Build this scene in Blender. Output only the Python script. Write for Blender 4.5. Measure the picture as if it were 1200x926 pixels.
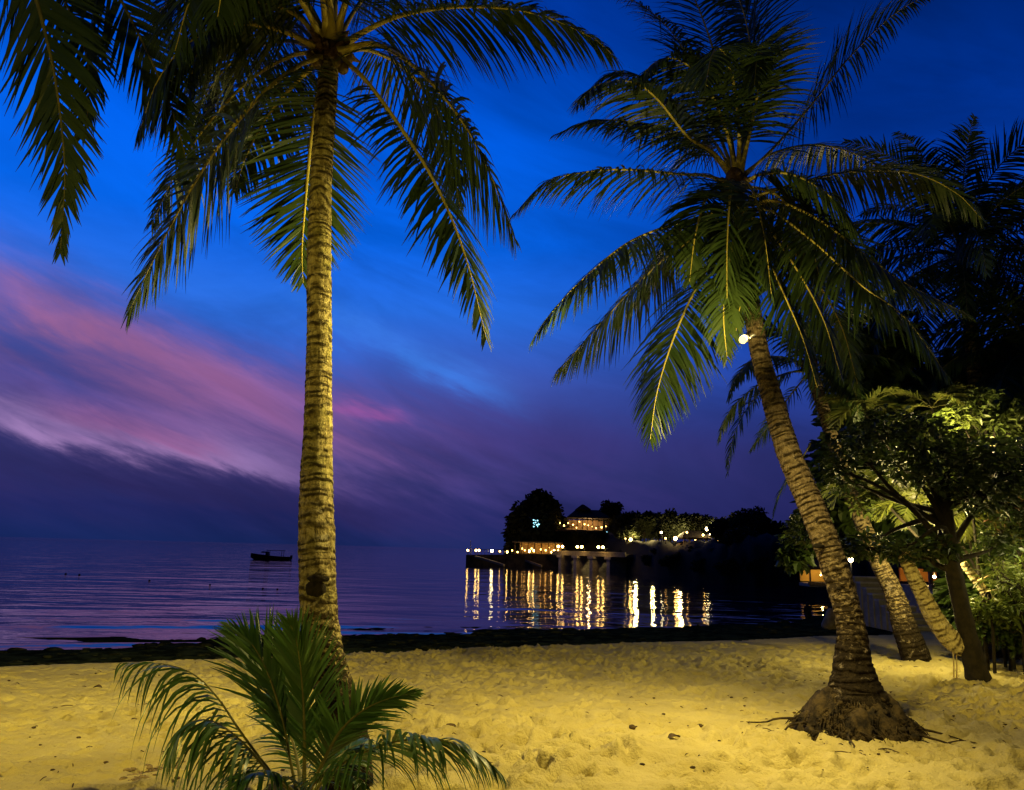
import bpy, math, random
import numpy as np
from mathutils import Vector, Matrix

R = math.radians
for o in list(bpy.data.objects):
    bpy.data.objects.remove(o)
scene = bpy.context.scene
COL = scene.collection
random.seed(7)
RNG = np.random.default_rng(7)

# ------------------------------------------------------------------ camera
PW, PH, FPX = 1200.0, 926.0, 911.0
PITCH, ROLL = R(11.25), R(1.46)
EYE = np.array([0.0, 0.0, 1.65])
_F = np.array([0, math.cos(PITCH), math.sin(PITCH)])
_R0 = np.array([1.0, 0, 0])
_U0 = np.cross(_R0, _F)
_R = _R0 * math.cos(ROLL) + _U0 * math.sin(ROLL)
_U = _U0 * math.cos(ROLL) - _R0 * math.sin(ROLL)
cam = bpy.data.objects.new("camera", bpy.data.cameras.new("camera"))
COL.objects.link(cam)
cam.data.sensor_width = 36
cam.data.lens = FPX / PW * 36
cam.data.clip_start = 0.05
cam.data.clip_end = 60000
m = Matrix.Identity(4)
for i in range(3):
    m[i][0], m[i][1], m[i][2], m[i][3] = _R[i], _U[i], -_F[i], EYE[i]
cam.matrix_world = m
scene.camera = cam

scene.render.engine = 'CYCLES'
scene.cycles.use_denoising = True
try:
    scene.cycles.denoiser = 'OPENIMAGEDENOISE'
except Exception:
    pass
scene.cycles.max_bounces = 6
scene.cycles.diffuse_bounces = 3
scene.cycles.transmission_bounces = 3
scene.cycles.sample_clamp_indirect = 4.0
scene.cycles.caustics_reflective = False
scene.cycles.caustics_refractive = False
scene.view_settings.view_transform = 'Standard'
scene.view_settings.look = 'None'
scene.view_settings.exposure = 0.0
scene.view_settings.gamma = 1.0


def ray(px, py):
    return _F + _R * ((px - PW / 2) / FPX) + _U * ((PH / 2 - py) / FPX)


def P(px, py, Y):
    d = ray(px, py)
    return EYE + d * (Y / d[1])


def azel(px, py):
    d = ray(px, py)
    d = d / np.linalg.norm(d)
    return math.atan2(d[0], d[1]), math.asin(d[2])


def lin(r, g, b, a=1.0):
    f = lambda c: (c / 255 / 12.92) if c / 255 <= 0.04045 else ((c / 255 + 0.055) / 1.055) ** 2.4
    return (f(r), f(g), f(b), a)


# ------------------------------------------------------------------ node helper
class NG:
    def __init__(s, tree):
        s.t = tree
        s.n = tree.nodes
        s.l = tree.links

    def add(s, t, **kw):
        n = s.n.new(t)
        for k, v in kw.items():
            setattr(n, k, v)
        return n

    def put(s, sock, v):
        if isinstance(v, bpy.types.NodeSocket):
            s.l.new(v, sock)
        else:
            sock.default_value = v

    def m(s, op, a, b=None, c=None, clamp=False):
        n = s.add('ShaderNodeMath', operation=op, use_clamp=clamp)
        s.put(n.inputs[0], a)
        if b is not None:
            s.put(n.inputs[1], b)
        if c is not None:
            s.put(n.inputs[2], c)
        return n.outputs[0]

    def mix(s, f, a, b):
        n = s.add('ShaderNodeMix', data_type='RGBA')
        s.put(n.inputs['Factor'], f)
        s.put(n.inputs[6], a)
        s.put(n.inputs[7], b)
        return n.outputs[2]

    def ramp(s, f, stops, interp='LINEAR'):
        n = s.add('ShaderNodeValToRGB')
        n.color_ramp.interpolation = interp
        e = n.color_ramp.elements
        while len(e) < len(stops):
            e.new(0.5)
        for el, (p, c) in zip(e, stops):
            el.position = p
            el.color = c if len(c) == 4 else (*c, 1)
        s.put(n.inputs[0], f)
        return n.outputs[0]

    def noise(s, vec, scale, detail=4, rough=0.55, dist=0.0, color=False):
        n = s.add('ShaderNodeTexNoise')
        if vec is not None:
            s.l.new(vec, n.inputs['Vector'])
        n.inputs['Scale'].default_value = scale
        n.inputs['Detail'].default_value = detail
        n.inputs['Roughness'].default_value = rough
        n.inputs['Distortion'].default_value = dist
        return n.outputs[1 if color else 0]

    def sstep(s, x, a, b):
        n = s.add('ShaderNodeMapRange', interpolation_type='SMOOTHSTEP')
        s.put(n.inputs[0], x)
        n.inputs[1].default_value = a
        n.inputs[2].default_value = b
        n.inputs[3].default_value = 0
        n.inputs[4].default_value = 1
        return n.outputs[0]

    def mapping(s, vec, scale=(1, 1, 1), loc=(0, 0, 0), rot=(0, 0, 0)):
        n = s.add('ShaderNodeMapping')
        s.l.new(vec, n.inputs[0])
        n.inputs['Scale'].default_value = scale
        n.inputs['Location'].default_value = loc
        n.inputs['Rotation'].default_value = rot
        return n.outputs[0]


# ------------------------------------------------------------------ dusk sky
def build_world():
    w = bpy.data.worlds.new("World")
    scene.world = w
    w.use_nodes = True
    g = NG(w.node_tree)
    g.n.clear()
    out = g.add('ShaderNodeOutputWorld')
    bg = g.add('ShaderNodeBackground')
    g.l.new(bg.outputs[0], out.inputs[0])
    tc = g.add('ShaderNodeTexCoord')
    sep = g.add('ShaderNodeSeparateXYZ')
    g.l.new(tc.outputs['Generated'], sep.inputs[0])
    x, y, z = sep.outputs
    az = g.m('ARCTAN2', x, y)
    el = g.m('ARCSINE', z)
    E = lambda deg: (deg + 4) / 94.0
    fe = g.m('DIVIDE', g.m('ADD', el, R(4)), R(94), clamp=True)
    left = g.ramp(fe, [(E(-4), lin(10, 20, 52)), (E(0), lin(20, 36, 88)), (E(2.2), lin(28, 36, 92)), (E(5), lin(42, 46, 100)),
                       (E(8), lin(56, 58, 124)), (E(12), lin(58, 84, 172)), (E(17), lin(36, 102, 212)), (E(22), lin(6, 99, 229)),
                       (E(29), lin(0, 90, 222)), (E(36), lin(0, 62, 176)), (E(45), lin(2, 40, 120)), (E(60), lin(3, 22, 66)), (E(90), lin(3, 12, 36))])
    right = g.ramp(fe, [(E(-4), lin(12, 18, 50)), (E(0), lin(24, 30, 80)), (E(3), lin(34, 36, 90)), (E(7), lin(38, 44, 104)),
                        (E(11), lin(32, 56, 138)), (E(16), lin(17, 63, 166)), (E(22), lin(4, 60, 168)), (E(30), lin(0, 44, 132)),
                        (E(38), lin(0, 32, 100)), (E(48), lin(2, 22, 68)), (E(65), lin(2, 13, 42)), (E(90), lin(2, 9, 28))])
    fx = g.sstep(az, R(-6), R(26))
    base = g.mix(fx, left, right)
    # streaky clouds: noise stretched along a slope
    comb = g.add('ShaderNodeCombineXYZ')
    sl = R(-20)
    s_ = g.m('ADD', g.m('MULTIPLY', az, math.cos(sl)), g.m('MULTIPLY', el, math.sin(sl)))
    t_ = g.m('SUBTRACT', g.m('MULTIPLY', el, math.cos(sl)), g.m('MULTIPLY', az, math.sin(sl)))
    g.put(comb.inputs[0], g.m('MULTIPLY', s_, 2.6))
    g.put(comb.inputs[1], g.m('MULTIPLY', t_, 13.0))
    comb.inputs[2].default_value = 3.7
    n1 = g.noise(comb.outputs[0], 1.6, 6, 0.55, 0.5)
    n2 = g.noise(comb.outputs[0], 0.7, 3, 0.5, 0.3)
    wx = g.m('MULTIPLY', g.m('SUBTRACT', n2, 0.5), 0.10)
    nw = g.noise(comb.outputs[0], 5.0, 6, 0.65, 0.4)
    wy = g.m('ADD', g.m('MULTIPLY', g.m('SUBTRACT', n1, 0.5), 0.085), g.m('MULTIPLY', g.m('SUBTRACT', nw, 0.5), 0.035))
    azw = g.m('ADD', az, wx)
    elw = g.m('ADD', el, wy)

    def blob(p0, p1, thick, along=1.0, low=None):
        a0, e0 = azel(*p0)
        a1, e1 = azel(*p1)
        ac, ec = (a0 + a1) / 2, (e0 + e1) / 2
        L = math.hypot(a1 - a0, e1 - e0)
        c, sn = (a1 - a0) / L, (e1 - e0) / L
        da = g.m('SUBTRACT', azw, ac)
        de = g.m('SUBTRACT', elw, ec)
        ds = g.m('ADD', g.m('MULTIPLY', da, c), g.m('MULTIPLY', de, sn))
        dt = g.m('SUBTRACT', g.m('MULTIPLY', de, c), g.m('MULTIPLY', da, sn))
        th = thick / FPX
        if low is not None:      # sharper lower edge
            up = g.m('GREATER_THAN', dt, 0.0)
            tl = g.m('ADD', g.m('MULTIPLY', up, th - low / FPX), low / FPX)
            qt = g.m('DIVIDE', dt, tl)
        else:
            qt = g.m('DIVIDE', dt, th)
        qs = g.m('DIVIDE', ds, L * 0.5 * along)
        e2 = g.m('ADD', g.m('MULTIPLY', qt, qt), g.m('MULTIPLY', g.m('MULTIPLY', qs, qs), g.m('MULTIPLY', qs, qs)))
        return g.m('POWER', 2.718, g.m('MULTIPLY', e2, -1.0))

    n3 = g.noise(comb.outputs[0], 3.4, 5, 0.6, 0.6)
    nz = g.m('ADD', 0.30, g.m('MULTIPLY', g.sstep(g.m('ADD', g.m('MULTIPLY', n1, 0.7), g.m('MULTIPLY', n3, 0.3)), 0.34, 0.66), 0.85))
    col = base
    # broad violet veil, then the pink bands, the pale lavender band, and faint blue streaks
    for p0, p1, th, al, low, c, k, tex in (
            ((-260, 400), (680, 550), 70, 1.0, None, lin(80, 68, 138), 0.65, True),
            ((380, 470), (900, 560), 62, 1.0, None, lin(58, 48, 114), 0.35, True),
            ((-200, 250), (420, 530), 40, 0.95, None, lin(140, 102, 160), 0.85, True),
            ((-60, 322), (345, 478), 24, 0.95, 17, lin(176, 112, 164), 0.85, True),
            ((40, 400), (500, 515), 36, 1.0, None, lin(140, 94, 156), 0.6, True),
            ((-300, 440), (345, 548), 26, 0.95, 11, lin(168, 134, 194), 0.95, True),
            ((60, 480), (260, 525), 15, 1.0, None, lin(158, 86, 140), 0.55, True),
            ((395, 476), (480, 506), 12, 0.9, 8, lin(160, 84, 156), 0.8, True),
            ((350, 360), (590, 450), 17, 1.0, None, lin(60, 128, 232), 0.6, True),
            ((180, 320), (430, 410), 30, 1.0, None, lin(44, 112, 226), 0.5, True),
            ((-200, 520), (560, 610), 24, 1.0, None, lin(38, 34, 84), 0.55, True)):
        b = blob(p0, p1, th, al, low)
        f = g.m('MULTIPLY', b, k)
        if tex:
            f = g.m('MULTIPLY', f, nz, clamp=True)
        col = g.mix(f, col, c)
    # the east, behind the beach, is already night
    front = g.m('ADD', 0.10, g.m('MULTIPLY', g.sstep(g.m('COSINE', az), -0.25, 0.75), 0.90))
    hi = g.sstep(el, R(-3), R(0))
    cl2 = g.noise(g.mapping(comb.outputs[0], (0.8, 0.55, 1), (4, 2, 1)), 1.1, 6, 0.6, 0.8)
    front = g.m('MULTIPLY', front, g.m('ADD', 0.78, g.m('MULTIPLY', g.sstep(cl2, 0.28, 0.72), 0.42)))
    mul = g.add('ShaderNodeVectorMath', operation='SCALE')
    g.l.new(col, mul.inputs[0])
    g.put(mul.inputs['Scale'], front)
    g.l.new(mul.outputs[0], bg.inputs['Color'])
    bg.inputs['Strength'].default_value = 1.0


build_world()


# ------------------------------------------------------------------ lamps that light the beach
def spot(name, loc, target, power, color, angle=90, blend=0.7, radius=0.12):
    d = bpy.data.lights.new(name, 'SPOT')
    d.energy = power
    d.color = color
    d.spot_size = R(angle)
    d.spot_blend = blend
    d.shadow_soft_size = radius
    o = bpy.data.objects.new(name, d)
    COL.objects.link(o)
    o.location = loc
    o.rotation_euler = (Vector(target) - Vector(loc)).to_track_quat('-Z', 'Y').to_euler()
    return o


def point(name, loc, power, color, radius=0.1):
    d = bpy.data.lights.new(name, 'POINT')
    d.energy = power
    d.color = color
    d.shadow_soft_size = radius
    o = bpy.data.objects.new(name, d)
    COL.objects.link(o)
    o.location = loc
    return o


AMBER = (1.0, 0.74, 0.13)
WARM = (1.0, 0.76, 0.36)
# floodlights read off the lit sand and trunk, then three added fill spots
spot("beach_flood", (-2.4, -3.0, 4.2), (-1.3, 8.0, 1.3), 820, AMBER, 56, 0.9, 0.2)
spot("beach_flood_side", (-10.5, 3.2, 3.3), (-1.0, 8.6, -0.1), 2850, AMBER, 116, 0.6, 0.08)
spot("added_sand_fill", (4.2, -4.0, 5.0), (5.6, 8.0, 0.0), 180, AMBER, 42, 1.0, 0.3)  # unseen fill added to warm the blue sand shadows at right
spot("added_log_spot", (3.2, -4.2, 5.2), (6.75, 11.2, 0.6), 6500, AMBER, 15, 0.7, 0.2)  # unseen narrow spot added to brighten the pale log
spot("added_crown_spot", (-3.0, -3.2, 3.0), (-1.7, 7.0, 6.3), 680, AMBER, 46, 0.9, 0.2)  # unseen spot added to brighten the tall palm's crown
# the lit lamp on the leaning palm
FLOOD = P(871, 398, 7.75)
spot("palm_flood", tuple(FLOOD + np.array([-0.10, -0.05, 0.0])), tuple(FLOOD + np.array([-2.0, 0.1, -2.8])), 1000, (1.0, 0.78, 0.25), 155, 0.8, 0.08)
spot("palm_flood_fronds", tuple(FLOOD + np.array([-0.20, -0.14, -0.02])), tuple(FLOOD + np.array([-2.2, 0.45, -0.25])), 2600, (1.0, 0.80, 0.24), 84, 0.9, 0.05)
point("palm_flood_spill", tuple(FLOOD + np.array([-0.04, -0.10, 0.02])), 250, (1.0, 0.76, 0.26), 0.04)

# ------------------------------------------------------------------ mesh building
ORIG = {}


class MB:
    def __init__(s):
        s.v, s.f, s.mi, s.attr = [], [], [], {}
        s.n = 0

    def add(s, v, f, mi=0, **attr):
        v = np.asarray(v, float).reshape(-1, 3)
        s.v.append(v)
        for q in f:
            s.f.append([i + s.n for i in q])
        s.mi.extend([mi] * len(f))
        for k, a in attr.items():
            s.attr.setdefault(k, []).append((s.n, np.asarray(a, float)))
        s.n += len(v)

    def box(s, c, size, rz=0, mi=0, top=1.0, tilt=None):
        x, y, z = np.array(size) / 2
        v = np.array([[-x, -y, -z], [x, -y, -z], [x, y, -z], [-x, y, -z], [-x * top, -y * top, z], [x * top, -y * top, z], [x * top, y * top, z], [-x * top, y * top, z]])
        if tilt is not None:
            v = v @ np.array(Matrix.Rotation(tilt[0], 3, tilt[1])).T
        c_, s_ = math.cos(rz), math.sin(rz)
        v = v @ np.array([[c_, s_, 0], [-s_, c_, 0], [0, 0, 1]])
        s.add(v + np.array(c), [[0, 3, 2, 1], [4, 5, 6, 7], [0, 1, 5, 4], [1, 2, 6, 5], [2, 3, 7, 6], [3, 0, 4, 7]], mi)

    def tube(s, pts, rad, n=8, mi=0, caps=True):
        pts = np.asarray(pts, float)
        rad = np.broadcast_to(np.asarray(rad, float), (len(pts),))
        T, S, N = frames(pts)
        a = np.linspace(0, 2 * math.pi, n, endpoint=False)
        ring = pts[:, None, :] + rad[:, None, None] * (np.cos(a)[None, :, None] * S[:, None, :] + np.sin(a)[None, :, None] * N[:, None, :])
        f = []
        for i in range(len(pts) - 1):
            for j in range(n):
                k = (j + 1) % n
                f.append([i * n + j, i * n + k, (i + 1) * n + k, (i + 1) * n + j])
        if caps:
            f.append(list(range(n))[::-1])
            f.append([(len(pts) - 1) * n + j for j in range(n)])
        s.add(ring.reshape(-1, 3), f, mi)

    def ball(s, c, r, n=10, mi=0, squash=(1, 1, 1), jit=0.0, rng=None):
        m_ = max(4, n // 2 + 1)
        v, f = [], []
        for i in range(m_ + 1):
            ph = math.pi * i / m_
            for j in range(n):
                a = 2 * math.pi * j / n
                v.append((math.sin(ph) * math.cos(a), math.sin(ph) * math.sin(a), math.cos(ph)))
        v = np.array(v)
        if jit:
            q = 1 + jit * (np.sin(v[:, 0] * 3.1 + v[:, 1] * 4.7 + (rng or random).random() * 6) * 0.6 + np.sin(v[:, 2] * 5.3 + v[:, 0] * 2.2 + (rng or random).random() * 6) * 0.4)
            v = v * q[:, None]
        for i in range(m_):
            for j in range(n):
                k = (j + 1) % n
                f.append([i * n + j, (i + 1) * n + j, (i + 1) * n + k, i * n + k])
        s.add(v * r * np.array(squash) + np.array(c), f, mi)

    def build(s, name, mats, parent=None, smooth=True, loc=None):
        v = np.concatenate(s.v) if s.v else np.zeros((0, 3))
        org = np.zeros(3)
        if parent is not None:
            org = ORIG[parent.name]
        elif loc is not None:
            org = np.array(loc, float)
        me = bpy.data.meshes.new(name)
        me.from_pydata((v - org).tolist(), [], s.f)
        if not isinstance(mats, (list, tuple)):
            mats = [mats]
        for q in mats:
            me.materials.append(q)
        if len(mats) > 1:
            me.polygons.foreach_set('material_index', s.mi)
        if smooth:
            me.polygons.foreach_set('use_smooth', [True] * len(me.polygons))
        for k, lst in s.attr.items():
            a = np.zeros(s.n)
            for st, arr in lst:
                a[st:st + len(arr)] = arr
            me.attributes.new(k, 'FLOAT', 'POINT').data.foreach_set('value', a)
        me.update()
        o = bpy.data.objects.new(name, me)
        COL.objects.link(o)
        if parent is not None:
            o.parent = parent
        else:
            o.location = tuple(org)
        ORIG[o.name] = org
        return o


def nrm(v):
    return v / max(np.linalg.norm(v), 1e-9)


def frames(pts, up=None):
    pts = np.asarray(pts, float)
    d = np.gradient(pts, axis=0)
    T = d / np.maximum(np.linalg.norm(d, axis=1), 1e-9)[:, None]
    z = np.array([0, 0, 1.0]) if up is None else np.asarray(up, float)
    s = np.cross(T[0], z)
    if np.linalg.norm(s) < 0.12:
        s = np.cross(T[0], np.array([0, -1.0, 0.0]))
    s = nrm(s)
    S = []
    for t in T:
        s = nrm(s - t * np.dot(t, s))
        S.append(s)
    S = np.array(S)
    return T, S, np.cross(S, T)


def catmull(p, n):
    p = np.asarray(p, float)
    p = np.vstack([2 * p[0] - p[1], p, 2 * p[-1] - p[-2]])
    k = len(p) - 3
    u = np.linspace(0, k - 1e-6, n)
    i = u.astype(int)
    t = (u - i)[:, None]
    a, b, c, d = p[i], p[i + 1], p[i + 2], p[i + 3]
    r = 0.5 * ((2 * b) + (-a + c) * t + (2 * a - 5 * b + 4 * c - d) * t ** 2 + (-a + 3 * b - 3 * c + d) * t ** 3)
    seg = np.r_[0, np.cumsum(np.linalg.norm(np.diff(r, axis=0), axis=1))]
    q = np.linspace(0, seg[-1], n)
    return np.stack([np.interp(q, seg, r[:, j]) for j in range(3)], 1)


def thing(name, label, cat, loc=(0, 0, 0), group=None):
    o = bpy.data.objects.new(name, None)
    COL.objects.link(o)
    o.empty_display_size = 0.2
    o.location = tuple(loc)
    ORIG[o.name] = np.array(loc, float)
    return tag(o, label, cat, group)


def tag(o, label, cat, group=None):
    o['label'] = label
    o['category'] = cat
    if group:
        o['group'] = group
    return o


def struct(o):
    o['kind'] = 'structure'
    return o


def stuff(o, label, cat):
    o['kind'] = 'stuff'
    o['label'] = label
    o['category'] = cat
    return o


# value noise in numpy
def vnoise(x, y, seed):
    r = np.random.default_rng(seed)
    tab = r.random((256, 256))
    xi, yi = np.floor(x).astype(int), np.floor(y).astype(int)
    fx, fy = x - xi, y - yi
    fx = fx * fx * (3 - 2 * fx)
    fy = fy * fy * (3 - 2 * fy)
    g = lambda a, b: tab[a & 255, b & 255]
    return (g(xi, yi) * (1 - fx) + g(xi + 1, yi) * fx) * (1 - fy) + (g(xi, yi + 1) * (1 - fx) + g(xi + 1, yi + 1) * fx) * fy - 0.5


def sst(x, a, b):
    t = np.clip((x - a) / (b - a), 0, 1)
    return t * t * (3 - 2 * t)


# ------------------------------------------------------------------ materials
def new_mat(name):
    m_ = bpy.data.materials.new(name)
    m_.use_nodes = True
    g = NG(m_.node_tree)
    return m_, g, g.n['Principled BSDF'], g.n['Material Output']


def simple(name, c1, c2=None, rough=0.7, scale=6.0, bump=0.0, bscale=30.0, spec=0.3, metal=0.0, lo=0.35, hi=0.65):
    m_, g, b, out = new_mat(name)
    tc = g.add('ShaderNodeTexCoord').outputs['Object']
    b.inputs['Roughness'].default_value = rough
    b.inputs['Specular IOR Level'].default_value = spec
    b.inputs['Metallic'].default_value = metal
    if c2 is None:
        c2 = tuple(v * 0.7 for v in c1)
    n = g.noise(tc, scale, 5, 0.6)
    g.l.new(g.mix(g.sstep(n, lo, hi), (*c2, 1), (*c1, 1)), b.inputs['Base Color'])
    if bump:
        bp = g.add('ShaderNodeBump')
        bp.inputs['Strength'].default_value = bump
        bp.inputs['Distance'].default_value = 0.02
        g.l.new(g.noise(tc, bscale, 6, 0.65), bp.inputs['Height'])
        g.l.new(bp.outputs[0], b.inputs['Normal'])
    return m_


def emit(name, color, strength):
    m_, g, b, out = new_mat(name)
    e = g.add('ShaderNodeEmission')
    e.inputs[0].default_value = (*color, 1)
    e.inputs[1].default_value = strength
    g.l.new(e.outputs[0], out.inputs[0])
    return m_


def leafmat(name, c1, c2, trans=0.3, rough=0.42, scale=2.2, tcol=None):
    m_, g, b, out = new_mat(name)
    tc = g.add('ShaderNodeTexCoord').outputs['Object']
    n = g.noise(tc, scale, 4, 0.6)
    col = g.mix(g.sstep(n, 0.3, 0.7), (*c1, 1), (*c2, 1))
    g.l.new(col, b.inputs['Base Color'])
    b.inputs['Roughness'].default_value = rough
    b.inputs['Specular IOR Level'].default_value = 0.35
    t = g.add('ShaderNodeBsdfTranslucent')
    t.inputs[0].default_value = (*(tcol or tuple(v * 1.6 for v in c2)), 1)
    mx = g.add('ShaderNodeMixShader')
    mx.inputs[0].default_value = trans
    g.l.new(b.outputs[0], mx.inputs[1])
    g.l.new(t.outputs[0], mx.inputs[2])
    g.l.new(mx.outputs[0], out.inputs[0])
    return m_


def barkmat(name, pale, mid, dark, green=None, dark_h=0.9):
    """palm bark: ring scars follow the 'ring' attribute, bark colour darker below dark_h"""
    m_, g, b, out = new_mat(name)
    tc = g.add('ShaderNodeTexCoord').outputs['Object']
    at = g.add('ShaderNodeAttribute', attribute_name='ring').outputs['Fac']
    al = g.add('ShaderNodeAttribute', attribute_name='along').outputs['Fac']
    nb = g.noise(tc, 5.0, 4, 0.6)
    nf = g.noise(g.mapping(tc, (1, 1, 0.45)), 30.0, 4, 0.65)
    ph = g.m('FRACT', g.m('ADD', at, g.m('MULTIPLY', g.m('SUBTRACT', nb, 0.5), 0.9)))
    scar = g.m('SUBTRACT', 1.0, g.sstep(g.m('ABSOLUTE', g.m('SUBTRACT', ph, 0.5)), 0.04, 0.30))
    brk = g.sstep(g.noise(tc, 11.0, 3, 0.5), 0.36, 0.58)
    scar = g.m('MULTIPLY', scar, g.m('ADD', 0.25, g.m('MULTIPLY', brk, 0.75)))
    col = g.mix(g.sstep(nf, 0.35, 0.68), (*mid, 1), (*pale, 1))
    if green:
        col = g.mix(g.m('MULTIPLY', g.sstep(g.noise(tc, 2.4, 3), 0.42, 0.66), 0.6), col, (*green, 1))
    col = g.mix(g.m('MULTIPLY', scar, 0.92), col, (*dark, 1))
    blot = g.sstep(g.m('ADD', g.noise(g.mapping(tc, (0.8, 0.8, 1.5)), 17.0, 5, 0.7, 0.6), g.m('MULTIPLY', g.m('SUBTRACT', 1.0, g.sstep(al, dark_h * 0.7, dark_h * 2.0)), 0.07)), 0.52, 0.57)
    lowf = g.m('SUBTRACT', 1.0, g.sstep(g.m('ADD', al, g.m('MULTIPLY', g.m('SUBTRACT', nb, 0.5), 0.8)), dark_h * 1.0, dark_h * 2.0))
    col = g.mix(g.m('MULTIPLY', blot, g.m('ADD', 0.42, g.m('MULTIPLY', lowf, 0.55))), col, (*dark, 1))
    rt = g.m('SUBTRACT', 1.0, g.sstep(g.m('ADD', al, g.m('MULTIPLY', g.m('SUBTRACT', nf, 0.5), 0.5)), dark_h * 0.45, dark_h * 1.0))
    col = g.mix(g.m('MULTIPLY', rt, 0.93), col, (dark[0] * 0.55, dark[1] * 0.55, dark[2] * 0.55, 1))
    lich = g.sstep(g.noise(tc, 6.5, 5, 0.7, 0.8), 0.60, 0.66)
    col = g.mix(g.m('MULTIPLY', lich, 0.55), col, (pale[0] * 1.05, pale[1] * 1.1, pale[2] * 1.5, 1))
    crk = g.sstep(g.noise(g.mapping(tc, (7, 7, 1.1)), 5.0, 4, 0.65, 0.5), 0.60, 0.66)
    col = g.mix(g.m('MULTIPLY', crk, 0.7), col, (*dark, 1))
    g.l.new(col, b.inputs['Base Color'])
    b.inputs['Roughness'].default_value = 0.95
    b.inputs['Specular IOR Level'].default_value = 0.15
    bp = g.add('ShaderNodeBump')
    bp.inputs['Strength'].default_value = 1.0
    bp.inputs['Distance'].default_value = 0.04
    g.l.new(g.m('SUBTRACT', g.m('ADD', nf, g.m('MULTIPLY', nb, 0.5)), g.m('MULTIPLY', scar, 0.6)), bp.inputs['Height'])
    g.l.new(bp.outputs[0], b.inputs['Normal'])
    return m_


M = {}
M['leaf'] = leafmat('palm_leaf', (0.020, 0.042, 0.010), (0.040, 0.066, 0.014), 0.24)
M['leaf_young'] = leafmat('young_palm_leaf', (0.028, 0.075, 0.016), (0.052, 0.105, 0.024), 0.20, 0.38)
M['leaf_dry'] = leafmat('dry_palm_leaf', (0.11, 0.07, 0.03), (0.17, 0.11, 0.045), 0.15, 0.7)
M['rachis'] = simple('palm_rachis', (0.46, 0.39, 0.07), (0.34, 0.28, 0.05), 0.5, 8)
M['rachis_dark'] = simple('palm_rachis_green', (0.14, 0.13, 0.035), (0.09, 0.09, 0.03), 0.5, 8)
M['fibre'] = simple('palm_fibre', (0.16, 0.10, 0.045), (0.06, 0.035, 0.018), 0.9, 14, 0.8, 40)
M['coconut'] = simple('coconut_husk', (0.16, 0.13, 0.03), (0.11, 0.075, 0.03), 0.5, 7)
M['bark'] = barkmat('palm_bark', (0.52, 0.45, 0.21), (0.24, 0.19, 0.075), (0.030, 0.021, 0.010), (0.24, 0.23, 0.055), 1.05)
M['bark_grey'] = barkmat('palm_bark_grey', (0.34, 0.27, 0.15), (0.19, 0.14, 0.075), (0.030, 0.021, 0.012), None, 1.3)
M['bark_log'] = barkmat('cut_palm_bark', (0.60, 0.52, 0.30), (0.48, 0.40, 0.22), (0.07, 0.045, 0.022), None, 0.05)
M['bark_dark'] = simple('tree_bark', (0.020, 0.015, 0.009), (0.008, 0.006, 0.004), 0.9, 9, 0.8, 26)
M['roots'] = simple('palm_roots', (0.075, 0.052, 0.022), (0.014, 0.010, 0.006), 0.95, 11, 0.9, 30)
M['cut_wood'] = simple('cut_wood', (0.42, 0.33, 0.17), (0.3, 0.22, 0.1), 0.8, 12)
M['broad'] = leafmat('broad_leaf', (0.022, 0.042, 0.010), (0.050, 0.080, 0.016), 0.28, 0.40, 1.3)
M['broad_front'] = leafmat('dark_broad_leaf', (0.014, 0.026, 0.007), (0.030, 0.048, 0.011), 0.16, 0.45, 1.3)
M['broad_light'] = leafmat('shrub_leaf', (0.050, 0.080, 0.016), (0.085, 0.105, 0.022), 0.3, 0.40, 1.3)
M['red_leaf'] = leafmat('red_leaf', (0.12, 0.035, 0.018), (0.10, 0.075, 0.02), 0.25, 0.45, 3.0)
M['areca'] = leafmat('areca_leaf', (0.065, 0.085, 0.018), (0.10, 0.11, 0.022), 0.35, 0.45, 2.0)
M['far_leaf'] = leafmat('far_leaf', (0.016, 0.022, 0.008), (0.034, 0.040, 0.013), 0.15, 0.8, 0.5)
M['far_trunk'] = simple('far_trunk', (0.04, 0.03, 0.02), None, 0.9, 2)
M['concrete'] = simple('concrete', (0.32, 0.29, 0.24), (0.22, 0.2, 0.16), 0.85, 3, 0.3, 20)
M['pale_concrete'] = simple('pale_concrete', (0.46, 0.44, 0.42), (0.30, 0.28, 0.26), 0.8, 4, 0.3, 22)
M['jetty_stone'] = simple('jetty_stone', (0.10, 0.085, 0.065), (0.05, 0.042, 0.034), 0.9, 1.2, 0.4, 6)
M['thatch'] = simple('thatch', (0.045, 0.035, 0.022), (0.02, 0.016, 0.011), 0.95, 3, 0.6, 14)
M['wood'] = simple('weathered_wood', (0.20, 0.14, 0.08), (0.12, 0.08, 0.045), 0.7, 5, 0.3, 24)
M['wall_warm'] = simple('painted_wall', (0.45, 0.32, 0.18), (0.36, 0.25, 0.13), 0.8, 2)
M['dark_metal'] = simple('dark_metal', (0.03, 0.03, 0.03), None, 0.45, 8)
M['hull'] = simple('boat_hull', (0.016, 0.014, 0.015), (0.010, 0.009, 0.01), 0.6, 1.5)
M['canopy'] = simple('boat_canopy', (0.10, 0.10, 0.12), (0.07, 0.07, 0.09), 0.7, 2)
M['skin'] = simple('skin', (0.20, 0.11, 0.07), (0.16, 0.09, 0.06), 0.6, 6)
M['silhouette_dark'] = simple('silhouette_dark', (0.015, 0.015, 0.02), None, 0.8, 10)
M['rock'] = simple('tan_rock', (0.36, 0.29, 0.16), (0.20, 0.155, 0.08), 0.9, 3.5, 0.8, 9)
M['reef'] = simple('reef_rock', (0.06, 0.065, 0.03), (0.015, 0.018, 0.008), 0.95, 5, 0.6, 18, 0.0)
M['litter'] = simple('leaf_litter', (0.10, 0.065, 0.03), (0.04, 0.026, 0.014), 0.85, 10)
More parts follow.
